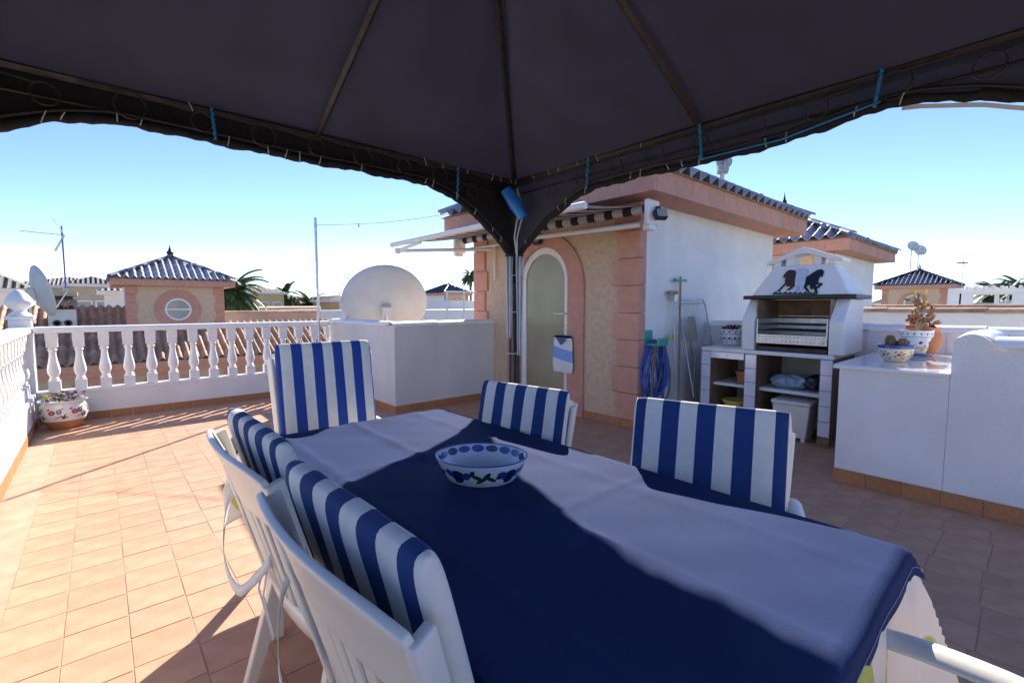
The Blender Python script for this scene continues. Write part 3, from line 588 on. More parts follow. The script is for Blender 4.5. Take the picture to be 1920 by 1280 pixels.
    if strap:
        b=B(); P0=[S(top-.22,W+.015,.02),S(top-.30,W+.03,-.06),S(top-.42,W-.06,-.13),S(top-.47,.10,-.14),S(top-.43,.02,-.10),S(top-.36,-.05,-.05)]
        def rib(u,v):
            q=u*(len(P0)-1); i=min(int(q),len(P0)-2); f=q-i; p0=P0[max(i-1,0)];p1=P0[i];p2=P0[i+1];p3=P0[min(i+2,len(P0)-1)]
            p=.5*((2*p1)+(p2-p0)*f+(2*p0-5*p1+4*p2-p3)*f*f+(3*p1-p0-3*p2+p3)*f**3); return p+Vector((.004,0,.018*(2*v-1)))
        b.grid(rib,28,1); b.build('strap',mat('white_elastic',(.76,.74,.71),.8,.05,40,.2,400),t,solid=.002,smooth=60)
        for q_ in (0,1):
            b=B(); b.tube([S(top-.38-.02*q_,-.02+.05*q_,-.05),S(top-.46,-.03+.05*q_,-.09),S(top-.60-.05*q_,-.02+.055*q_,-.10)],.003,6); b.build('tie_cord',CER,t,smooth=60)
    return t
ST1=stripe_mat('stripe_shaded',.25); ST2=stripe_mat('stripe_sunlit',.72,blue=(.013,.055,.29),half=.262,p=.108)  # sun and shade put into the blues: bright for head chair, dark for others
chair('white garden chair with striped cushion at the head of the table before the low wall',(.93,2.66,0),-PI/2,1.15,8,ST2,sw=.262,strap=False)
chair('white garden chair with striped cushion in front of the arched door',(1.62,1.70,0),PI+R(10),.95,12,ST1,sw=.27,strap=False)
chair('white garden chair with striped cushion facing away from the barbecue',(1.73,.815,0),PI+R(17),.98,12,ST1,sw=.275,strap=False)
chair('white garden chair with hanging strap beside the chair at the table head',(.275,1.48,0),R(1),1.01,15,ST1)
chair('white garden chair with hanging strap, its back close to the table middle',(.270,.81,0),R(2),1.005,15,ST1)
chair('white garden chair showing only its armrest against the fruit printed oilcloth',(.93,-.41,0),PI/2,1.0,15,ST1,strap=False)
# ================================================================ AWNING on the door tower
aw=thing('awning','striped roll out awning with white folding arms above the arched door','awning',(4.25,2.62,2.3))
AO=Vector((4.25,2.62,2.3)); Y0,Y1=2.66,6.02; XR=4.22; ZR=2.33; XF=3.2; ZF=2.215
STRA=mat('awning_stripe',(.55,.53,.55),.85,.08,40,.2,300)
n=STRA.node_tree.nodes; l=STRA.node_tree.links; bs=n['Principled BSDF']; src=bs.inputs['Base Color'].links[0].from_socket
t=n.new('ShaderNodeTexCoord'); s_=n.new('ShaderNodeSeparateXYZ'); l.new(t.outputs['Object'],s_.inputs[0]); fr=mmath(n,l,'FRACT',mmath(n,l,'DIVIDE',s_.outputs[1],.24)); a_=mmath(n,l,'LESS_THAN',fr,.46)
f2=mmath(n,l,'FRACT',mmath(n,l,'DIVIDE',s_.outputs[1],.03)); b2=mmath(n,l,'MULTIPLY',mmath(n,l,'LESS_THAN',f2,.3),.55); mxa=n.new('ShaderNodeMath'); mxa.operation='MAXIMUM'; l.new(a_,mxa.inputs[0]); l.new(b2,mxa.inputs[1])
mx=n.new('ShaderNodeMixRGB'); mx.inputs[2].default_value=(.018,.02,.035,1); l.new(mxa.outputs[0],mx.inputs[0]); l.new(src,mx.inputs[1]); l.new(mx.outputs[0],bs.inputs['Base Color'])
def ab(): return B()
def apart(b,nm,m,**k): 
    b.v=[v-AO for v in b.v]; return b.build(nm,m,aw,**k)
b=B(); b.tube([(XR,Y0+.05,ZR),(XR,Y1-.05,ZR)],.048,16); apart(b,'roller',STRA,smooth=40)
b=B(); b.grid(lambda u,v: Vector((XR-.0+(XF-XR)*v,Y0+.07+(Y1-Y0-.14)*u,ZR+.045+(ZF+.02-ZR-.045)*v-.02*math.sin(PI*v))),20,8); apart(b,'fabric',STRA,solid=.002,smooth=60)
b=B(); b.tube([(XF,Y0,ZF),(XF,Y1+.2,ZF)],.034,10); apart(b,'front_bar',ALU,smooth=50)
for yy in (Y0,Y1):
    b=B(); b.box((XR-.09,yy-.03,ZR-.17),(XR+.12,yy+.02,ZR+.08)); b.box((XR-.05,yy-.02,ZR-.22),(XR+.08,yy+.06,ZR-.15)); apart(b,'bracket',ALU,bevel=.012)
b=B(); b.tube([(XR+.05,Y0,ZR-.12),(XR+.05,Y1,ZR-.12)],.016,4); apart(b,'torsion_bar',ALU)
for (sh,el,fb) in (((XR-.03,Y0+.10,ZR-.16),onz(990,447,2.10),Vector((XF+.03,Y0+.55,ZF-.03))),((XR-.03,Y1-.85,ZR-.19),Vector((3.12,5.90,2.10)),Vector((XF+.03,Y1-.55,ZF-.03)))):
    b=B(); b.tube([sh,el],.026,6); apart(b,'arm',ALU,bevel=.004); b=B(); b.tube([el,fb],.022,6); apart(b,'arm',ALU,bevel=.004); b=B(); b.lathe([(.035,-.035),(.04,0),(.035,.035)],12,c=el); apart(b,'elbow',ALU,smooth=40)
b=B(); b.tube([(4.31,5.25,2.22),(4.31,5.25,1.72)],.012,8); apart(b,'crank_rod',ALU)
def flood(loc,rz,label):
    t=thing('floodlight',label,'lamp',loc,rz,'floodlights on the door tower'); M=Matrix.Rotation(R(25),4,'Y')
    B().box((-.03,-.06,-.05),(.03,.06,.05),M).build('housing',BLACKM,t,bevel=.006); B().box((-.034,-.05,-.04),(-.031,.05,.04),M).build('lens',WINDOW,t); B().box((.03,-.02,-.01),(.07,.02,.09)).build('bracket',BLACKM,t)
p=onx(1240,402,4.24); flood((4.24,2.56,p.z),R(60),'small floodlight hanging under the awning end bracket'); p=onx(1008,451,4.27); flood((4.27,p.y,p.z),0,'small dark floodlight above the arched door')
# door bag
pb=onx(1055,662,4.29); db=thing('peg_bag','white and blue cloth bag hanging on the door handle side','bag',(4.29,pb.y,.53),0)
b=B()
def bagd(u,v):
    a=2*PI*u; wv=.155+.02*math.sin(PI*v)-.02*v; return Vector((-.028*math.sin(PI*min(1,v*1.05+.03))*(1.2-.6*v)*math.sin(a)-.0,wv*math.cos(a)*(1+.03*math.sin(9*v)),.45*v+.012*math.sin(5*a)*(1-v)))
b.grid(bagd,24,16); m_=mat('bag_cloth',(.70,.69,.68),.8,.08,14,.4,60)
n=m_.node_tree.nodes; l=m_.node_tree.links; bs=n['Principled BSDF']; src=bs.inputs['Base Color'].links[0].from_socket; t=n.new('ShaderNodeTexCoord'); s_=n.new('ShaderNodeSeparateXYZ'); l.new(t.outputs['Object'],s_.inputs[0])
zz=mmath(n,l,'SUBTRACT',s_.outputs[2],mmath(n,l,'MULTIPLY',s_.outputs[1],.18)); band=mmath(n,l,'MULTIPLY',mmath(n,l,'GREATER_THAN',zz,.15),mmath(n,l,'LESS_THAN',zz,.29)); mx=n.new('ShaderNodeMixRGB'); mx.inputs[2].default_value=(.22,.36,.68,1); l.new(band,mx.inputs[0]); l.new(src,mx.inputs[1]); l.new(mx.outputs[0],bs.inputs['Base Color'])
b.build('body',m_,db,smooth=60); bq=B(); bq.poly([(-.036,.09,.43),(-.036,-.09,.43),(-.034,0,.33)],(-.003,0,0)); bq.build('opening',flat('dark_blue_cloth',(.08,.12,.25),.9),db)
# ================================================================ PARAPETS, COUNTER, BARBECUE
XP=5.88
pw=thing('parapet_wall','white tiled parapet wall behind the barbecue counter with white cap tiles','wall',(XP,0,0))
B().box((0,-3.2,-.3),(.16,2.868,1.10)).build('wall_panel',WHITE,pw)
cw=captile(.42,.10,WHITEP)
for i in range(13): inst('cap_tile',cw,pw,M=T((.07,2.80-.415*i,1.095+.003*(i%2)))@Rz(-PI/2)@Matrix.Rotation(R(-1.2),4,'Y'))
tme2=B(); tme2.hexa([(-.001,-.098,0),(.003,-.098,0),(.003,.098,0),(-.001,.098,0)],[(-.001,-.098,.196),(.003,-.098,.196),(.003,.098,.196),(-.001,.098,.196)]); wt=tme2.mesh('wall_tile',TILEW)
for i in range(9): inst('wall_tile',wt,pw,loc=(-.006,1.06-.2*i,.905))
nw=thing('boundary_wall','far white boundary wall capped with brown ridge tiles beyond the parapet','wall',(8.2,0,0))
B().box((0,-6,-3),(.16,2.4,1.26)).build('wall_panel',WHITE,nw); cwb=captile(.5,.11,ROOFT)
for i in range(17): inst('cap_tile',cwb,nw,M=T((.08,2.4-.49*i,1.25+.003*(i%2)))@Rz(-PI/2)@Matrix.Rotation(R(-1.0),4,'Y'))
# side counter
ct=thing('side_counter','white rendered side counter with glazed tile top beside the barbecue','counter',(4.2,0,0))
B().box((0,.37,0),(1.672,.985,.875)).build('body',WHITE,ct)
B().box((-.035,.372,.877),(1.672,1.02,.903)).build('slab',WHITEP,ct,bevel=.004)
b=B(); b.hexa([(-.15,-.099,0),(.15,-.099,0),(.15,.099,0),(-.15,.099,0)],[(-.149,-.098,.004),(.149,-.098,.004),(.149,.098,.004),(-.149,.098,.004)]); tt=b.mesh('top_tile',TILEW)
for i in range(5):
    for j in range(3): inst('top_tile',tt,ct,loc=(.13+.302*i,.92-.2*j,.9035))
skirt(ct,(-.001,.99,0),(-.001,-2.5,0),(-1,0,0),hgt=.105)
gw=thing('gable_end_wall','white rough rendered wall with rounded top and white cap tiles','wall',(4.2,0,0))
b=B(); ge=[(.368,-.3),(.368,1.085)]; 
for i in range(11): a=i/10; ge.append((.368-.19*a,1.09+.078*math.sin(PI*(.12+.80*a))))
ge+=[(.17,1.095),(-2.6,1.095),(-2.6,-.3)]
b.poly([(0,y,z) for y,z in ge],(.15,0,0)); b.build('wall_panel',WHITE,gw)
cwg=captile(.45,.10,WHITEP)
for i in range(6): inst('cap_tile',cwg,gw,M=T((.06,.175-.44*i,1.09+.003*(i%2)))@Rz(-PI/2)@Matrix.Rotation(R(-1.2),4,'Y'))
B().box((.152,.20,-.3),(1.675,.366,1.085)).build('wall_panel',WHITE,gw)
for i in range(4): inst('cap_tile',cwg,gw,M=T((.10+.42*i,.272,1.095-.01*i))@Matrix.Rotation(R(-2),4,'Y'))
# barbecue
bq=thing('barbecue','white masonry barbecue with three horse relief hood and tiled base','barbecue',(5.12,1.6,0)); BO=Vector((5.12,1.6,0))
def bp_(b,nm,m,par=None,**k):
    b.v=[v-BO for v in b.v]; return b.build(nm,m,par or bq,**k)
XB=5.876
def bx(a,c_): return B().box(a,c_)
for (ya,yb) in ((2.42,2.525),(1.932,2.047),(1.255,1.355)):
    pl=bp_(bx((5.125,ya,.09),(XB,yb,.84)),'pillar',BROWNT); bp_(bx((5.12,ya,0),(5.2,yb,.088)),'plinth',BROWNT)
    for k in range(5):
        q=B(); q.box((5.113,ya+.001,.10+.148*k),(5.124,yb-.001,.10+.148*k+.144)); bp_(q,'face_tile',TILEW,pl,bevel=.004)
bp_(bx((XB-.03,1.36,.0),(XB,2.42,.839)),'back_panel',mat('bbq_inside',(.55,.48,.38),.9,.15,6),None)
bp_(bx((5.12,1.25,.842),(XB,2.53,.882)),'worktop',WHITEP,bevel=.004)
for k in range(2): q=bx((5.112,2.06+.18*k,.772),(5.124,2.06+.18*k+.176,.838)); bp_(q,'face_tile',TILEW)
bp_(bx((5.2,2.05,.46),(XB-.031,2.418,.49)),'shelf',WHITEP); bp_(bx((5.22,1.357,.455),(XB-.031,1.93,.488)),'shelf',WHITEP)
def upright(ya,yb):
    pr_=[(5.12,.884),(5.095,1.19),(5.29,1.413),(XB-.12,1.413),(XB-.08,.884)]; b=B(); b.poly([(x,ya,z) for x,z in pr_],(0,yb-ya,0)); return bp_(b,'upright',WHITE,bevel=.01)
upright(1.968,2.09); upright(1.176,1.30)
for r_ in range(3):
    for c_ in range(4):
        bp_(bx((XB-.13,1.302+.166*c_,.884+.177*r_),(XB-.10,1.302+.166*c_+.163,.884+.177*r_+.174)),'fire_brick',BROWNT)
for (ya,yb) in ((1.955,1.967),(1.301,1.313)): bp_(bx((5.17,ya,.884),(XB-.13,yb,1.41)),'side_lining',BROWNT)
bp_(bx((5.22,1.125,1.415),(XB-.06,2.135,1.455)),'lintel_slab',SLABB,bevel=.008)
ht=onx(1511,497,5.5).z
b=B(); b.hexa([(5.27,1.185,1.456),(5.82,1.185,1.456),(5.82,2.065,1.456),(5.27,2.065,1.456)],[(5.46,1.37,ht),(5.72,1.37,ht),(5.72,1.915,ht),(5.46,1.915,ht)]); hood=bp_(b,'hood',WHITEP,bevel=.012)
cyy=[onx(x,y,5.5) for x,y in ((1441,492),(1506,463),(1583,481))]; yl,yr=cyy[0].y,cyy[2].y; zl=cyy[0].z; za=cyy[1].z; ym=(yl+yr)/2
b=B(); b.poly([(5.45,yl,zl-.035),(5.45,yl,zl),(5.45,ym,za),(5.45,yr,zl),(5.45,yr,zl-.035),(5.45,yr+.08,zl-.02),(5.45,ym-.05,za-.075),(5.45,ym+.05,za-.075),(5.45,yl-.08,zl-.02)],(.28,0,0)); bp_(b,'cowl_roof',WHITEP,None,bevel=.006)
for ya in (yl-.13,ym+.10,ym-.16,yr+.07): bp_(bx((5.47,ya,ht),(5.70,ya+.06,zl+.01+(.05 if abs(ya-ym)<.2 else 0))),'cowl_post',WHITEP)
# horses on the hood (flat relief)
def hz(x,y):
    px,py=1380+x/7.11,460+y/7.11; p=onx(px,py,5.33)
    f=(p.z-1.456)/(ht-1.456); return Vector((5.27+.19*f-.004,p.y,p.z))
HORSE=[('brown horse',flat('brown_relief',(.055,.028,.025),.6),[(610,425),(605,400),(640,340),(680,318),(740,325),(775,355),(782,540),(745,592),(695,602),(692,588),(722,570),(735,545),(685,548),(665,520),(600,612),(565,617),(575,600),(625,540),(650,500),(640,460),(650,400),(625,432)]),
 ('white horse',flat('grey_relief',(.55,.62,.72),.6),[(770,375),(790,300),(805,330),(860,295),(920,310),(935,350),(916,392),(918,540),(892,612),(872,605),(862,540),(848,615),(838,520),(815,632),(785,627),(795,540),(772,450)]),
 ('black horse',flat('black_relief',(.010,.010,.012),.5),[(917,420),(980,372),(1050,320),(1110,310),(1145,345),(1137,417),(1112,412),(1105,392),(1097,440),(1090,497),(1152,500),(1153,522),(1110,572),(1075,576),(1080,556),(1118,520),(1062,527),(1092,580),(1115,640),(1090,642),(1058,592),(1022,520),(1040,580),(1012,590),(985,520),(945,550),(1002,616),(985,627),(925,572),(906,553),(922,500)])]
for nm,m_,pts in HORSE:
    b=B(); b.poly([hz(*p) for p in pts],(-.010,0,.0)); bp_(b,'horse_relief',m_,hood)
for i in range(9):
    x=548+i*66; b=B(); b.poly([hz(x-30,655),hz(x-24,632),hz(x-8,622),hz(x+8,612+8*(i%2)),hz(x+22,630),hz(x+34,655)],(-.013-.001*(i%2),0,0)); bp_(b,'grass_relief',flat('green_relief',(.03,.09,.06),.7),hood)
# grill box
gr=thing('grill_box','galvanised steel charcoal grill box set inside the barbecue','grill',(5.2,1.63,.884)); GO2=Vector((5.2,1.63,.884))
def gp(b,nm,m,**k): b.v=[v-GO2 for v in b.v]; return b.build(nm,m,gr,**k)
b=B(); b.box((5.135,1.315,.965),(5.14,1.952,1.055)); fp=gp(b,'front_plate',STEEL)
for r_ in range(2):
    for i in range(17): 
        b=B(); b.lathe([(.0065 if 5<i<11 else .0045,0),(.0,.0006)],8,c=(5.1345,1.345+i*.036,.99+.045*r_),M=Matrix.Rotation(-PI/2,4,'Y')); o=gp(b,'vent_hole',SLABB); o.parent=fp
b=B(); b.box((5.14,1.940,.965),(5.70,1.953,1.21)); gp(b,'side_plate',STEEL); b=B(); b.box((5.14,1.315,.965),(5.70,1.328,1.21)); gp(b,'side_plate',STEEL); b=B(); b.box((5.70,1.315,.965),(5.71,1.953,1.21)); gp(b,'back_plate',STEEL)
b=B(); b.box((5.141,1.329,.966),(5.699,1.939,.98)); gp(b,'ash_tray',DARKST); b=B(); b.box((5.15,1.32,.886),(5.7,1.95,.93)); gp(b,'drawer',DARKST)
for zz in (1.10,1.16):
    b=B(); b.tube([(5.15,1.33,zz),(5.15,1.94,zz)],.006,6)
    for i in range(20): b.tube([(5.15,1.345+.03*i,zz),(5.69,1.345+.03*i,zz)],.0025,5)
    gp(b,'grate',DARKST)
# things in the barbecue base
bn=thing('waste_bin','white plastic pedal bin standing under the barbecue shelf','bin',(5.26,1.60,0))
b=B(); b.hexa([(-.11,-.14,.03),(.11,-.14,.03),(.11,.14,.03),(-.11,.14,.03)],[(-.13,-.17,.36),(.13,-.17,.36),(.13,.17,.36),(-.13,.17,.36)]); b.build('body',PLASTIC,bn,bevel=.012)
for yy in (-.13,.10): B().box((-.11,yy,0),(.10,yy+.03,.035)).build('foot',PLASTIC,bn)
B().box((-.145,-.18,.362),(.14,.18,.40)).build('lid',PLASTIC,bn,bevel=.012)
def sack(name,label,loc,sx,sy,sz,m,rz):
    b=B(); nn=18
    def f(u,v):
        a=2*PI*u; ph=PI*v; k=1+.10*math.sin(3*a+4*ph)+.07*math.sin(7*a-3*ph); p=lambda c_: math.copysign(abs(c_)**.6,c_)
        return Vector((sx*p(math.cos(a))*p(math.sin(ph))*k,sy*p(math.sin(a))*p(math.sin(ph))*k,sz*(1-math.cos(ph))/1.0*.5*(1+.08*math.sin(5*a))))
    b.grid(f,nn*2,nn); o=b.build(name,m,None,smooth=50); o.location=loc; o.rotation_euler=(0,0,rz); tag(o,label,'bag'); return o
sack('charcoal_sack','pale blue charcoal sack lying on the barbecue shelf',(5.38,1.69,.492),.11,.17,.13,mat('blue_sack',(.16,.34,.46),.5,.35,14,.3,30,c2=(.45,.6,.66)),R(12))
sack('rubbish_bag','crumpled black plastic bag on the shelf beside the charcoal sack',(5.42,1.45,.492),.12,.09,.15,mat('black_plastic',(.02,.02,.022),.3,.3,20,.5,30),R(-20))
o=B(); o.lathe([(.07,0),(.085,.10),(.095,.105),(.095,.13),(.088,.13),(.08,.11),(0,.10)],20); o=o.build('clay_pot',CLAYP,None,smooth=40); o.location=(5.36,2.14,.492); tag(o,'plain red clay pot on the small shelf of the barbecue','pot')
o=B(); o.lathe([(.10,0),(.14,.09),(.15,.09),(.145,.1),(.135,.095),(.095,.01),(0,.008)],24); o=o.build('yellow_basin',YSPONGE,None,smooth=40); o.location=(5.36,2.23,.19); tag(o,'yellow plastic basin under the small barbecue shelf','basin')
o=B().box((-.14,-.17,0),(.15,.17,.188)).build('storage_crate',flat('grey_crate',(.35,.34,.33),.6),None,bevel=.01); o.location=(5.40,2.235,.001); tag(o,'plain grey crate on the floor under the yellow basin','crate')
# ================================================================ POTS
def flower(parent,c,r,m,nm='flower',n=7):
    b=B(); c=Vector(c)
    for k in range(n):
        a=2*PI*k/n+rnd.random(); d=Vector((math.cos(a),math.sin(a),rnd.uniform(.2,.7))); s=Vector((-math.sin(a),math.cos(a),0))
        b.add([c,c+d*r*.6+s*r*.38,c+d*r,c+d*r*.6-s*r*.38],[[0,1,2,3]])
    return b.build(nm,m,parent)
def leafs(parent,c,r,h,n,m,nm='foliage',ls=.035):
    b=B()
    for k in range(n):
        p=Vector(c)+Vector((rnd.gauss(0,r*.5),rnd.gauss(0,r*.5),rnd.random()*h)); d=Vector((rnd.uniform(-1,1),rnd.uniform(-1,1),rnd.uniform(-.2,.9))).normalized(); s=d.cross(Vector((rnd.random(),rnd.random(),rnd.random()))).normalized(); L_=ls*rnd.uniform(.6,1.3)
        b.add([p,p+d*L_*.5+s*L_*.28,p+d*L_,p+d*L_*.5-s*L_*.28],[[0,1,2,3]])
    return b.build(nm,m,parent)
cp=thing('flower_pot','wide hand painted corner pot full of yellow and pink flowers','flower pot',(-.345,7.12,0)); pf=[(.115,0),(.125,.01),(.18,.10),(.205,.17),(.195,.24),(.178,.285)]
b=B(); b.lathe(pf[:3],36); b.build('clay_base',CLAYP,cp,smooth=40)
b=B(); b.lathe([(.181,.1005)]+pf[3:]+[(.205,.305),(.207,.318),(.185,.315),(.17,.28),(0,.27)],36); b.build('body',CER,cp,smooth=40)
sf=prof_surf(pf,1,1,.0015,.2)
for a0 in (3.3,4.25,5.2,6.1):
    for it in [(0,.20,.030,.026,0,REDC),(0,.20,.009,.009,0,YELC),(-.03,.235,.014,.010,.5,REDC),(.07,.23,.035,.012,.5,YELC),(-.09,.16,.034,.007,1.0,OLIVEC),(-.105,.15,.028,.006,2.2,GREENC),(-.08,.14,.028,.006,.4,GREENC),(-.13,.21,.024,.026,0,BLUEC),(-.13,.21,.008,.008,0,LIMEC),(.10,.15,.02,.006,.9,GREENC),(.045,.145,.03,.010,.4,YELC)]: decals(cp,sf,[(a0*.2+it[0],)+it[1:]])
leafs(cp,(0,0,.29),.16,.09,160,LEAF)
PINK=flat('pink_petal',(.55,.22,.42),.7); YPET=flat('yellow_petal',(.75,.60,.05),.7); WPET=flat('white_petal',(.75,.72,.55),.7)
for k in range(34):
    a=rnd.uniform(0,2*PI); rr=.16*math.sqrt(rnd.random()); x,y=rr*math.cos(a),rr*math.sin(a); side=(x*.75-y*.66); flower(cp,(x,y,.33+rnd.random()*.05),.030,(YPET if side<-.02 else PINK) if rnd.random()<.8 else WPET)
c1=thing('cactus_pot','cream painted bowl pot with blue rim holding two small cacti','flower pot',onz(1678,677,.908)); pf=[(.062,0),(.070,.004),(.105,.05),(.114,.085),(.108,.105)]
b=B(); b.lathe(pf,32); b.build('body',CREAM,c1,smooth=40); b=B(); b.lathe([(.109,.1055),(.118,.11),(.119,.128),(.112,.134),(.10,.13),(.095,.115),(0,.112)],32); b.build('rim',mat('rim_cobalt',(.03,.07,.30),.2,coat=.4),c1,smooth=40)
sf=prof_surf(pf,1,1,.0012,.11)
for a0 in (2.6,3.5,4.4,5.3):
    for it in [(0,.06,.014,.010,0,REDC),(.02,.045,.015,.008,.3,YELC),(-.022,.045,.012,.004,-.6,NAVYC),(.03,.065,.014,.004,.5,NAVYC),(.012,.082,.012,.004,-.3,NAVYC),(-.02,.08,.010,.004,1.0,NAVYC),(.035,.03,.014,.0035,.5,NAVYC)]: decals(c1,sf,[(a0*.11+it[0],)+it[1:]])
for (x,y,h_,r_) in ((-.01,.035,.095,.030),(-.015,-.045,.075,.028),(.035,-.0,.05,.022)):
    b=B(); b.lathe([(r_*.8,0),(r_,h_*.3),(r_*1.02,h_*.7),(r_*.7,h_*.93),(0,h_)],24,c=(x,y,.113))
    for i,v in enumerate(b.v): k=1+.12*math.cos(24/2*math.atan2(v.y-y,v.x-x)); v.x=x+(v.x-x)*k; v.y=y+(v.y-y)*k
    ca=b.build('cactus',CACT,c1,smooth=60); b=B()
    for k in range(110):
        a=rnd.uniform(0,2*PI); zz=rnd.uniform(.2,1)*h_; rr=r_*(1 if zz<h_*.75 else .6); p=Vector((x+rr*math.cos(a),y+rr*math.sin(a),.113+zz)); d=Vector((math.cos(a),math.sin(a),rnd.uniform(0,1.2))).normalized(); s=Vector((-math.sin(a),math.cos(a),0))*.0012; b.add([p-s,p+s,p+d*.02],[[0,1,2]])
    b.build('spines',SPINE,ca)
c2=thing('painted_pot','tall white pot painted in blue with a dry yellow tipped plant','flower pot',onz(1716,668,.908)); pf=[(.068,.03),(.070,.034),(.092,.13),(.104,.175),(.112,.176),(.116,.225)]
b=B(); b.lathe([(.085,0),(.108,.012),(.11,.028),(.07,.024)],32); b.build('saucer',CER,c2,smooth=40); b=B(); b.lathe([(.1085,.012),(.112,.02),(.1105,.027)],32); b.build('saucer_band',BLUEC,c2)
b=B(); b.lathe(pf+[(.118,.23),(.108,.228),(.10,.20),(0,.195)],32); b.build('body',CER,c2,smooth=35); b=B(); b.lathe([(.07,.196),(.0,.203)],20); b.build('soil',CLAYP,c2)
for z0,z1,m_ in ((.172,.178,BLUEC),(.075,.088,YELC)):
    b=B(); rr=lambda z: (.070+(.104-.070)*(z-.034)/(.141))+.0016; b.lathe([(rr(z0),z0),(rr(z1),z1)],32); b.build('painted_band',m_,c2)
sf=prof_surf(pf,1,1,.0014,.1)
for k in range(16): decals(c2,sf,[(k*.0393,.20,.011,.004,(.9,-.9)[k%2],NAVYC)])
for k in range(7): decals(c2,sf,[(k*.09,.125,.014,.013,0,BLUEC),(k*.09+.045,.10,.012,.004,.8,NAVYC),(k*.09+.02,.062,.015,.004,.2,GREENC)])
DRY=flat('dry_stem',(.30,.22,.15),.9); DRYL=flat('dry_leaf',(.28,.12,.05),.8)
for k in range(7):
    a=rnd.uniform(0,2*PI); h_=rnd.uniform(.10,.30) if k>1 else .33; x1,y1=.10*math.cos(a)*rnd.random()+(-.02),-.03+.06*math.sin(a)
    b=B(); b.tube([(0,.0,.20),(x1*.4,y1*.5,.20+h_*.5),(x1,y1,.20+h_)],[.006,.005,.004],6); b.build('stem',DRY,c2,smooth=60); b=B()
    for j in range(9): g=rnd.uniform(0,2*PI); d=Vector((math.cos(g)*.35,math.sin(g)*.35,1)); p=Vector((x1,y1,.20+h_)); s=Vector((-math.sin(g),math.cos(g),0))*.005; b.add([p-s,p+s,p+d*.045+s*.5,p+d*.05],[[0,1,2,3]])
    b.build('flower',YPET if k<4 else DRYL,c2); leafs(c2,(x1*.6,y1*.6,.20+h_*.4),.03,h_*.5,10,DRYL,'dry_leaves',.05)
c3=thing('terracotta_pot','round bellied terracotta pot behind the tall painted pot','flower pot',(5.50,.685,.908)); b=B(); b.lathe([(.075,0),(.08,.005),(.125,.07),(.14,.13),(.135,.18),(.115,.215),(.125,.235),(.128,.25),(.115,.25),(.105,.22),(0,.21)],32)
b.build('body',CLAYP,c3,smooth=40); leafs(c3,(0,0,.22),.11,.10,50,DRYL,'dry_plant',.07)
pz=onx(1369.5,640,5.58); pz.z=.883; c4=thing('lidded_pot','white pot with blue tulip pattern on the barbecue worktop','flower pot',pz); pf=[(.085,.02),(.092,.03),(.112,.14),(.116,.142),(.124,.19)]
b=B(); b.lathe([(.10,0),(.125,.015),(.10,.02)],30); b.build('saucer',CER,c4,smooth=40); b=B(); b.lathe(pf+[(.118,.192),(.105,.16),(0,.155)],32); b.build('body',CER,c4,smooth=35); leafs(c4,(0,0,.165),.10,.05,60,flat('dead_leaf',(.09,.04,.03),.9),'dry_plant',.05)
b=B(); b.lathe([(.1145,.136),(.1155,.1415)],32); b.build('painted_band',BLUEC,c4); sf=prof_surf(pf,1,1,.0014,.11)
for k in range(11): decals(c4,sf,[(k*.063,.085,.013,.016,0,NAVYC),(k*.063+.03,.075,.006,.018,.2,OLIVEC),(k*.063,.165,.017,.006,.6,NAVYC),(k*.063+.03,.045,.018,.003,.2,NAVYC)])
# ================================================================ CLEANING CORNER (against the white wall Y=2.87)
WY=2.868
hh=thing('hose_hanger','teal plastic hose hanger fixed to the white wall','hanger',(4.55,WY,.98)); B().box((-.09,-.02,-.12),(.07,-.001,.10)).build('back_plate',TEAL,hh,bevel=.012); B().box((-.09,-.17,-.07),(.09,-.02,-.04)).build('shelf',TEAL,hh,bevel=.012); B().box((-.09,-.19,-.07),(.11,-.165,.02)).build('lip',TEAL,hh,bevel=.01)
ho=thing('garden_hose','coiled blue garden hose hanging from the teal hanger','hose',(4.57,WY-.09,.95)); ho.scale=(1.35,1,1.15)
for k in range(13):
    wv=.09+.05*rnd.random(); dp=rnd.uniform(.50,.66); oy=-.07+.011*k; b=B(); pts=[]
    for i in range(29):
        a=2*PI*i/28; pts.append((wv*math.sin(a)*(1-.25*math.cos(a))+.012*rnd.uniform(-1,1),oy+.01*math.sin(a*2+k),-.5*dp*(1-math.cos(a))+.012+.006*(k%2)))
    b.tube(pts,.0095,7,cap=False); b.build('hose_loop',HOSED if k in (0,7) else HOSE,ho,smooth=60)
b=B(); b.tube([(-.12,-.09,-.03),(-.15,-.09,-.30),(-.16,-.09,-.52)],.010,8); b.build('hose_end',HOSED,ho,smooth=60); b=B(); b.tube([(-.16,-.09,-.52),(-.16,-.09,-.60)],.014,8); b.build('nozzle',BLACKM,ho)
def lean(name,label,px0,px1,y0,y1,r,m,cat):
    a=ony(*px0,y0); c_=ony(*px1,y1); c_.z=max(c_.z,.002); t=thing(name,label,cat,c_); b=B(); b.tube([(0,0,0),a-c_],r,8); b.build('handle',m,t,smooth=40); return t,a-c_
t,v=lean('broom','wooden handled broom with teal head leaning on the white wall',(1276,518),(1272,770),WY-.06,WY-.18,.012,WOOD,'broom'); B().box((v.x-.13,v.y-.02,v.z-.06),(v.x+.13,v.y+.02,v.z-.03)).build('head',TEAL,t,bevel=.008)
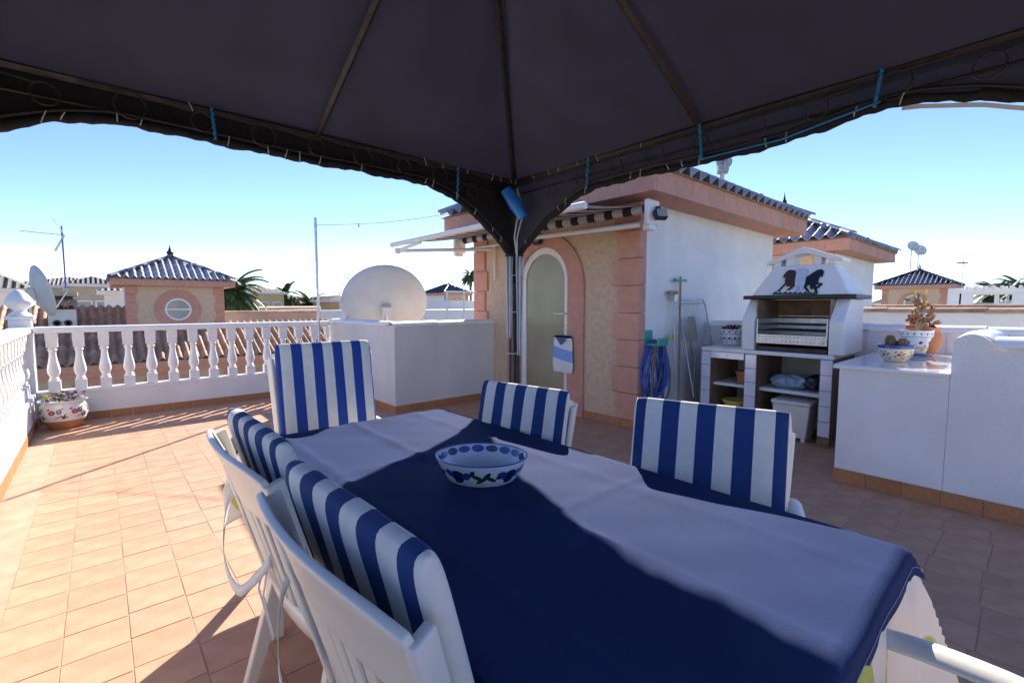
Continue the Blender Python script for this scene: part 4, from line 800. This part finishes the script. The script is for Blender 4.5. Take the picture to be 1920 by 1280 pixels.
t,v=lean('sweeping_brush','upturned brush on a metal pole beside the teal broom',(1263,552),(1268,765),WY-.07,WY-.18,.011,STEEL,'brush'); B().box((v.x-.10,v.y-.03,v.z+.0),(v.x+.06,v.y+.03,v.z+.04)).build('head',WOOD,t,bevel=.008); B().box((v.x-.09,v.y-.02,v.z*.62-.03),(v.x+.05,v.y-.013,v.z*.62+.03)).build('clip',YSPONGE,t); B().box((v.x-.03,v.y-.03,v.z-.08),(v.x+.03,v.y+.03,v.z)).build('joint',STEEL,t)
t,v=lean('mop','cotton string mop stood head up against the white wall',(1290,600),(1310,770),WY-.07,WY-.20,.010,WOOD,'mop'); b=B()
for k in range(46): a=rnd.uniform(-1,1); b.tube([(v.x,v.y,v.z),(v.x+a*.06,v.y-.03-.02*rnd.random(),v.z+.04),(v.x+a*.11,v.y-.05,v.z-.06),(v.x+a*.13,v.y-.05-.02*rnd.random(),v.z-.16-.10*rnd.random())],.005,4)
b.build('mop_head',MOPH,t,smooth=60)
dr=thing('clothes_airer','folded metal clothes airer leaning on the white wall','airer',(5.2,WY-.1,0)); P=lambda x,y,yy: ony(x,y,yy)-Vector((5.2,WY-.1,0))
b=B(); q=[P(1301,745,2.62),P(1273,575,2.80),P(1277,563,2.81),P(1318,561,2.81),P(1323,575,2.80),P(1336,650,2.72),P(1342,735,2.66)]; b.tube(q,.009,8); b.build('frame',STEEL,dr,smooth=60)
b=B(); b.tube([P(1300,655,2.71),P(1330,645,2.71)],.007,6); b.tube([P(1279,570,2.80),P(1322,568,2.80)],.006,6); b.tube([P(1300,745,2.66),P(1303,672,2.7),P(1316,658,2.7)],.007,6); b.build('stretcher',STEEL,dr,smooth=60)
for k in range(9): f_=k/8; b=B(); b.tube([P(1280+40*f_,569,2.80),P(1296+38*f_,640+10*f_,2.72)],.0022,5); b.build('wire',STEEL,dr)
# ================================================================ DISH, CLOTHES LINE
def dish(name,label,loc,r,axis,m,depth=.18,mast=None):
    t=thing(name,label,'satellite dish',loc); ax=Vector(axis).normalized(); M=ax.to_track_quat('Z','Y').to_matrix().to_4x4()
    prof=[(0,0)]+[(r*k/10,depth*(k/10)**2) for k in range(1,11)]+[(r*1.01,depth+.012),(r*.97,depth+.004)]
    b=B(); b.lathe(prof,48,M=M,cap=False); b.build('reflector',m,t,smooth=40,solid=.006); b=B(); b.box((-.07,-.10,-.12),(.07,.10,-.002),M); b.build('mount',m,t,bevel=.01)
    b=B(); e=M@Vector((0,-r*.05,r*1.05)); b.tube([M@Vector((0,-r*.96,depth)),e],.012,6); b.tube([e,e-ax*.1],.03,8); b.build('feed_arm',STEEL,t,smooth=40)
    b=B(); b.tube([M@Vector((0,0,-.08)),Vector((0,0,0))+M@Vector((0,0,-.08))+Vector((0,0,mast or -1))],.03,8); b.build('mast',STEEL,t,smooth=40); return t
DISH=mat('dish_paint',(.50,.51,.52),.6,.06,4,.05,40)
dc=ony(724,592,6.7); dish('satellite_dish','large grey satellite dish seen from behind over the low stair wall',(dc.x,6.7,1.29),.65,(.30,.75,.42),DISH,mast=-1.25)
pl=thing('line_post','galvanised clothes line post beside the low stair wall','post',(2.53,7.36,0)); b=B(); b.tube([(0,0,0),(0,0,2.68)],.021,10); b.build('tube',STEEL,pl,smooth=40); b=B(); b.tube([(-.03,0,2.55),(.04,0,2.55)],.006,6); b.build('hook',STEEL,pl)
b=B(); A0=Vector((2.53,7.36,2.57)); A1=Vector((4.02,5.9,2.72)); b.tube([A0.lerp(A1,i/12)-Vector((0,0,.05*math.sin(PI*i/12))) for i in range(13)],.0045,5); o=b.build('clothes_line',flat('pale_cord',(.55,.40,.38),.8),None); tag(o,'thin clothes line from the metal post to the tower eave','rope')
pg=thing('clothes_peg','small blue peg clipped on the clothes line','peg',A0.lerp(A1,.32)-Vector((0,0,.042))); 
for sg in (-1,1): b=B(); b.tube([(0,0,.012),(.010*sg,0,-.05)],.005,5); b.build('peg_half',flat('peg_blue',(.10,.20,.45),.5),pg)
# ================================================================ BACKGROUND
BEIGE=mat('beige_wall',(.52,.40,.28),.9,.08,2,.3,30); OCHRE=mat('ochre_wall',(.55,.34,.16),.9,.08,2); YELW=mat('yellow_wall',(.60,.46,.22),.9,.08,2); BROWNW=mat('brown_wall',(.40,.29,.23),.9,.15,1.5,.3,20); PLAINW=mat('far_white',(.75,.73,.70),.85,.05,1)
# neighbouring terracotta roof below the balustrade
nr=thing('neighbour_house','pink trimmed neighbour house with a sloping terracotta roof beyond the balustrade','house',(3,19,0)); ex0,ex1=-8.0,9.5; RZ0,RZ1,RY0,RY1=-.40,1.28,-.35,3.4
nsl=math.atan2(RZ1-RZ0,RY1-RY0); up=Vector((0,math.cos(nsl),math.sin(nsl)))
B().box((ex0+.3,.0,GZ),(ex1-.3,6.8,RZ0-.03)).build('wall',BEIGE,nr)
xm=.3; zr=RZ0+.30*(RZ1-RZ0); yr_=RY0+.30*(RY1-RY0)*1.0; rf=B()
for (a0,a1,yy,zz) in ((ex0,xm,RY1,RZ1),(xm,ex1,RY0+.62*(RY1-RY0),RZ0+.62*(RZ1-RZ0))): rf.add([(a0,RY0,RZ0),(a1,RY0,RZ0),(a1,yy,zz),(a0,yy,zz),(a0,2*yy-RY0,RZ0),(a1,2*yy-RY0,RZ0)],[[0,1,2,3],[3,2,5,4],[0,3,4],[1,5,2],[0,4,5,1]])
rf=rf.build('roof',MORTAR,nr)
B().box((ex0+.1,-.30,RZ0-.24),(ex1-.1,-.01,RZ0-.035)).build('fascia',SALMON,nr); B().box((ex0+.1,-.20,RZ0-.40),(ex1-.1,-.012,RZ0-.245)).build('cornice',SALMON,nr)
RT2=rtile(.235,.42,.014,.055); me2=RT2.mesh('roof_tile',ROOFT,50); jn=B(); cells=[]
nc=int((ex1-ex0)/.235)
for i in range(nc):
    for r_ in range(11): cells.append((ex0+.235*(i+.5),r_))
vis=[c_ for c_ in cells if 30<proj((3+c_[0],19,0))[0]<620]; keep=set(sorted(vis,key=lambda c_: c_[1])[:300])
for (x,r_) in cells:
    p=Vector((x,RY0,RZ0))+up*(r_*.37-.05)+Vector((0,0,.06)); M=frame(p,up,(1,0,0))@Matrix.Rotation(rnd.uniform(-.02,.02),4,'Z')
    if r_*.37>(4.05 if x<.3 else 2.45): continue
    if (x,r_) in keep: inst('roof_tile',me2,rf,M=M)
    else: jn.add([M@v for v in RT2.v],RT2.f)
o=jn.build('roof_tile_field',ROOFT,rf,smooth=50); o['kind']='stuff'
for x in (-3.3,-1.6,.6,2.4,4.2): 
    b=B(); b.poly([(x+y,-.03,z) for y,z in arch(.42,-2.6,-1.15,12)],(0,.028,0)); b.build('arch_panel',SALMON,nr); B().box((x+.55,-.025,-1.5),(x+1.05,.0,-.95)).build('stone_panel',SALMON,nr)
ch=thing('chimney','rendered chimney with small tile hood on the terracotta roof','chimney',ony(119,610,21)); cxx=ony(93,545,21).x-ony(119,545,21).x; cw_=ony(145,545,21).x-ony(93,545,21).x; ctop=ony(119,548,21).z-ony(119,610,21).z
B().box((cxx,-.4,-1.6),(cxx+cw_,.4,ctop-.55)).build('stack',GREYW,ch); B().box((cxx-.06,-.45,ctop-.12),(cxx+cw_+.06,.45,ctop)).build('cap',MORTAR,ch); B().box((cxx+.06,-.3,ctop-.55),(cxx+cw_-.06,.3,ctop-.12)).build('flue',SLABB,ch)
for i in range(3): inst('cap_tile',captile(.45,.16,ROOFT),ch,M=frame(Vector((cxx+cw_*(.17+.33*i),-.62,ctop-.50)),(0,1,.5),(-1,0,0)))
for i in (0,1): b=B(); b.lathe([(.09,0),(.10,.06),(.05,.07),(.04,.0)],12,c=(cxx+cw_*(.3+.4*i),-.401,ctop-.98),M=Matrix.Rotation(PI/2,4,'X')); b.build('vent_pipe',BLACKM,ch)
def antenna(label,base,h,s,grp=None,grid_=True,m=STEEL):
    t=thing('tv_antenna',label,'antenna',base,0,grp); b=B(); b.tube([(0,0,0),(0,0,h)],.022*s,6); b.build('mast',m,t); b=B(); zz=h*.86; b.tube([(0,0,zz),(-.9*s,0,zz+.04)],.012*s,5)
    for k in range(8): x=-.12*s*k; b.tube([(x,-.22*s,zz+.005*k),(x,.22*s,zz+.005*k)],.006*s,4)
    b.build('boom',STEEL,t)
    if grid_:
        b=B()
        for sg in (-1,1):
            for k in range(5): y=-.3*s+.15*s*k; b.tube([(.05*s,y,zz),(-.18*s,y,zz+sg*.5*s)],.007*s,4)
            for k in range(5): f_=k/4; b.tube([(.05*s-.23*s*f_,-.3*s,zz+sg*.5*s*f_),(.05*s-.23*s*f_,.3*s,zz+sg*.5*s*f_)],.006*s,4)
        b.build('reflector',ALU,t)
    return t
p=ony(124,545,21); antenna('tall violet masted television antenna above the rendered chimney',p,ony(122,424,21).z-p.z,1.05,m=flat('violet_mast',(.10,.09,.28),.5))
dl=ony(64,548,15); dish('satellite_dish','pale tilted satellite dish behind the corner pier finial',dl,.58,(.93,.30,.22),DISH,.14,mast=-2.4)
def far_house(label,x0,x1,ytop,yapex,D,wall,roofm,dep=7,axis='y',win=2,grp='distant houses',name='distant_house'):
    f=(lambda x,y: ony(x,y,D)) if axis=='y' else (lambda x,y: onx(x,y,D))
    a=f(x0,ytop); c_=f(x1,ytop); z=(a.z+c_.z)/2; za=f((x0+x1)/2,yapex).z; t=thing(name,label,'house',(min(a.x,c_.x),min(a.y,c_.y),GZ),0,grp)
    wx,wy=(abs(c_.x-a.x),dep) if axis=='y' else (dep,abs(c_.y-a.y)); H=z-GZ; e=.35
    B().box((0,0,0),(wx,wy,H)).build('wall',wall,t)
    if yapex<ytop-1:
        W=min(wx,wy)/2+e; hr=min(za-z,W*.6); b=B(); A=[(-e,-e,H),(wx+e,-e,H),(wx+e,wy+e,H),(-e,wy+e,H)]
        Rg=[(-e+W,wy/2,H+hr),(wx+e-W,wy/2,H+hr)] if wx>=wy else [(wx/2,-e+W,H+hr),(wx/2,wy+e-W,H+hr)]
        b.add(A+Rg,[[0,1,5,4],[1,2,5],[2,3,4,5],[3,0,4],[3,2,1,0]] if wx>=wy else [[0,1,4],[1,2,5,4],[2,3,5],[3,0,4,5],[3,2,1,0]]); b.build('roof',roofm,t)
        B().box((-e+.05,-e+.05,H-.18),(wx+e-.05,wy+e-.05,H-.004)).build('eave',PLAINW,t)
    else: B().box((-.1,-.1,H+.001),(wx+.1,wy+.1,H+.12)).build('coping',PLAINW,t)
    for k in range(win):
        for zz in (H-1.7,):
            if axis=='y': u=wx*(k+.5)/win; q=B().box((u-.45,-.03,zz-.5),(u+.45,-.002,zz+.7)); fr=q.build('window',ALU,t); B().box((u-.37,-.035,zz-.42),(u+.37,-.031,zz+.62)).build('pane',WINDOW,fr)
            else: u=wy*(k+.5)/win; q=B().box((-.03,u-.45,zz-.5),(-.002,u+.45,zz+.7)); fr=q.build('window',ALU,t); B().box((-.035,u-.37,zz-.42),(-.031,u+.37,zz+.62)).build('pane',WINDOW,fr)
    return t
def ribbed(name,c,sc_):
    m=mat(name,c,.8,.2,2); n=m.node_tree.nodes; l=m.node_tree.links; wv=n.new('ShaderNodeTexWave'); wv.inputs['Scale'].default_value=sc_; wv.bands_direction='X'; t=n.new('ShaderNodeTexCoord'); l.new(t.outputs['Object'],wv.inputs[0]); bp=n.new('ShaderNodeBump'); bp.inputs['Distance'].default_value=.12; bp.inputs['Strength'].default_value=1; l.new(wv.outputs[0],bp.inputs['Height']); l.new(bp.outputs[0],n['Principled BSDF'].inputs['Normal'])
    mx=n.new('ShaderNodeMixRGB'); mx.blend_type='MULTIPLY'; mx.inputs[0].default_value=.75; src=n['Principled BSDF'].inputs['Base Color'].links[0].from_socket; l.new(src,mx.inputs[1]); l.new(wv.outputs[0],mx.inputs[2]); l.new(mx.outputs[0],n['Principled BSDF'].inputs['Base Color']); return m
GREYR=ribbed('grey_brown_roof',(.34,.28,.22),1.4); DARKR=ribbed('dark_roof',(.16,.13,.12),1.4)
far_house('long beige house with a row of grey brown roof behind the chimney',20,222,535,515,48,BEIGE,GREYR,6,win=5)
far_house('beige house with dark hipped roof and pale window shutter by the round window tower',130,215,532,516,38,BEIGE,DARKR,6,win=2)
far_house('pink eaved house with grey tiles at the edge behind the pale dish',-60,36,540,505,26,PLAINW,GREYR,6,win=1)
far_house('small salmon eaved annexe beside the round window tower',196,246,545,535,30,PLAINW,GREYR,4,win=0)
far_house('cream house with brown hipped roof behind the palm',455,532,548,535,55,YELW,GREYR,8,win=3)
far_house('low ochre house with white awning left of the clothes post',530,590,560,556,60,OCHRE,GREYR,8,win=2)
far_house('ochre house with brown roof and balcony next to the street lamp',620,668,563,553,50,OCHRE,DARKR,8,win=2)
far_house('small yellow villa half hidden behind the grey dish',668,760,568,560,70,YELW,GREYR,8,win=3)
far_house('white flat roofed house between the dish and the dark roofed tower',755,800,580,580,45,PLAINW,GREYR,6,win=1)
far_house('white house with pergola terrace beside the dark roofed tower',845,905,566,566,34,PLAINW,GREYR,6,win=1)
far_house('pale pink house at the frame edge behind the white pergola',1880,1990,566,556,44,SALMON,DARKR,8,axis='x',win=3)
far_house('low pink house seen through the white pergola frame',1800,1885,570,566,60,BEIGE,DARKR,8,axis='x',win=4)
far_house('pale house with dark roof between the two pink towers',1640,1662,568,560,48,BEIGE,DARKR,8,axis='x',win=1)
def wallbg(name,label,p0,p1,ztop,m,cap):
    p0=Vector(p0);p1=Vector(p1);t=thing(name,label,'wall',(p0.x,p0.y,0)); d=p1-p0; L_=d.length; a=math.atan2(d.y,d.x); o=B().box((0,-.1,-3),(L_,.1,ztop)).build('wall_panel',m,t); o.rotation_euler=(0,0,a); cm=captile(.6,.14,cap); n=int(L_/.58)
    for i in range(n): inst('cap_tile',cm,t,M=Rz(a)@T((i*.58,0,ztop-.01))@Matrix.Rotation(R(-1),4,'Y'))
q=lambda x,D: (ony(x,590,D).x,D,0)
wallbg('terrace_wall','brown rendered terrace wall capped with tiles beyond the balustrade',q(415,24),q(600,24),1.03,BROWNW,ROOFT)
wallbg('terrace_wall','long brown wall sloping away beyond the nearer brown wall',q(460,27),(ony(600,590,40).x,40,0),1.22,BROWNW,ROOFT)
wallbg('terrace_wall','short white wall end beside the round window tower and the palm',q(412,29),q(462,28),1.32,PLAINW,ROOFT)
wallbg('terrace_wall','pale distant terrace wall behind the low stair wall',q(600,33),q(930,33),.95,PLAINW,WHITEP)
wallbg('terrace_wall','long pale wall in front of the dark roofed tower with arched door',(20,9,0),(20,-12,0),1.30,PLAINW,ROOFT)
# pergola and white piers by the far tower
pe=thing('pergola','white pergola frame on the terrace beyond the dark roofed tower','pergola',(29,0,0))
ys=[onx(x,560,29).y for x in (1790,1812,1858,1912)]; zt=onx(1850,550,29).z
for k,yy in enumerate((ys[0],ys[1],ys[3])): B().box((-.15,yy-.22,-2),(.15,yy+.22,zt+(.25 if k==0 else 0))).build('pier',PLAINW,pe)
B().box((-.12,ys[3]-.3,zt+.002),(.12,ys[1]+.3,zt+.2)).build('beam',PLAINW,pe); B().box((3.9,ys[3]-.3,zt+.002),(4.1,ys[1]+.3,zt+.2)).build('beam',PLAINW,pe)
for k in range(7): yy=ys[3]+(ys[1]-ys[3])*k/6; B().box((-.3,yy-.05,zt+.201),(4.3,yy+.05,zt+.32)).build('rafter',PLAINW,pe)
for yy in (ys[2],ys[3]): B().box((3.9,yy-.08,-2),(4.1,yy+.08,zt)).build('post',PLAINW,pe)
pe=thing('pergola','thin white pergola frame beside the far dark roofed tower','pergola',(ony(838,560,31).x,31,0))
wv=ony(900,560,31).x-ony(838,560,31).x; zt=ony(870,549,31).z
for u in (0,.5,1): B().box((wv*u-.05,-.05,-2),(wv*u+.05,.05,zt)).build('post',PLAINW,pe)
B().box((-.2,-.06,zt+.001),(wv+.4,.06,zt+.14)).build('beam',PLAINW,pe)
def lamp(label,base,ztop,sd):
    t=thing('street_lamp',label,'street lamp',(base.x,base.y,GZ),0,'street lamps'); H=ztop-GZ; d=Vector(sd); b=B(); b.tube([(0,0,0),(0,0,H-1.6)]+[Vector((0,0,H-1.6))+d*(1.3*(1-math.cos(a)))+Vector((0,0,1.6*math.sin(a))) for a in (.3,.7,1.1,1.5)],[.09,.06,.055,.05,.05,.045],8); b.build('pole',STEEL,t,smooth=50)
    b=B(); c_=Vector((0,0,H))+d*1.75; b.lathe([(0,-.10),(.2,-.07),(.27,0),(.2,.07),(0,.10)],12,sx=1.6,sy=.9,M=Matrix.Rotation(math.atan2(d.y,d.x),4,'Z'),c=c_); b.build('lamp_head',STEEL,t,smooth=50)
lamp('curved street lamp above the ochre house',ony(637,560,46),ony(645,519,46).z,_r)
lamp('curved street lamp above the white pergola',onx(1888,560,40),onx(1900,518,40).z,_r)
def palm(label,base,h,s,n=40):
    t=thing('palm_tree',label,'palm',(base.x,base.y,GZ),0,'palm trees'); H=h-GZ; b=B(); b.tube([(0,0,0),(.1*s,0,H*.5),(0,0,H)],[.28*s,.2*s,.2*s],10); b.build('trunk',TRUNK,t,smooth=50); b=B()
    for k in range(n):
        a=2*PI*k/n*2.4+rnd.random(); el=rnd.uniform(-.5,1.25); L_=s*rnd.uniform(1.5,2.1); p=Vector((0,0,H)); d=Vector((math.cos(a)*math.cos(el),math.sin(a)*math.cos(el),math.sin(el))); pts=[p]
        for j in range(9): d=(d+Vector((0,0,-.17))).normalized(); p=p+d*L_/9; pts.append(p)
        for j in range(1,10):
            ax=(pts[j]-pts[j-1]).normalized(); sd=ax.cross(Vector((0,0,1))).normalized(); ll=.42*s*(1-abs(j/9-.45)*.9)
            for sg in (-1,1):
                for m_ in (0,.33,.66):
                    o_=pts[j-1].lerp(pts[j],m_); tip=o_+sd*sg*ll*.8+ax*ll*.5-Vector((0,0,ll*.35)); b.add([o_-ax*.05*s,o_+ax*.09*s,tip],[[0,1,2]])
        b.tube(pts,.018*s,4)
    b.build('crown',PALM,t)
palm('bushy green palm growing beside the round window tower',ony(432,560,27),ony(432,548,27).z,1.05,60)
palm('small palm behind the cream hipped house',ony(535,560,58),ony(535,552,58).z,1.3)
palm('slim tall palm beside the far dark roofed tower',ony(882,560,44),ony(882,518,44).z,.8)
palm('low palm in front of the ochre house by the street lamp',ony(583,575,56),ony(583,572,56).z,1.4)
palm('green palm behind the white pergola at the frame edge',onx(1915,550,50),onx(1915,545,50).z,1.1)
palm('small distant palm above the pergola beam',onx(1870,552,62),onx(1870,549,62).z,1.1)
for (x,y0,y1,D,ax,lb) in ((205,530,500,48,'y','thin television antenna on the long beige house'),(157,525,500,38,'y','thin television antenna on the dark hipped roof'),(98,528,488,48,'y','dark masted antenna on the long beige roof behind the dish'),(556,560,528,60,'y','tall thin antenna over the low ochre house'),(608,575,533,60,'y','tall thin antenna next to the clothes post'),(1803,540,487,36,'x','thin antenna on the dark roof with white finials'),):
    f=ony if ax=='y' else onx; p=f(x,y0,D); antenna(lb,p,f(x,y1,D).z-p.z,1.0,'roof antennas',grid_=False)
def mastdish(label,px,py,pb,D,r):
    p=onx(px,py,D); zb=onx(px,pb,D).z; dish('satellite_dish',label,p,r,(-.7,-.5,.3),DISH,r*.25,mast=zb-p.z)
mastdish('small white round dish on a mast above the door tower roof',1357,306,362,6.6,.10); mastdish('small round dish on a pole above the dark tower roof',1711,462,506,34,.28); mastdish('tilted small dish on a second pole above the dark tower roof',1724,470,506,34.5,.3)
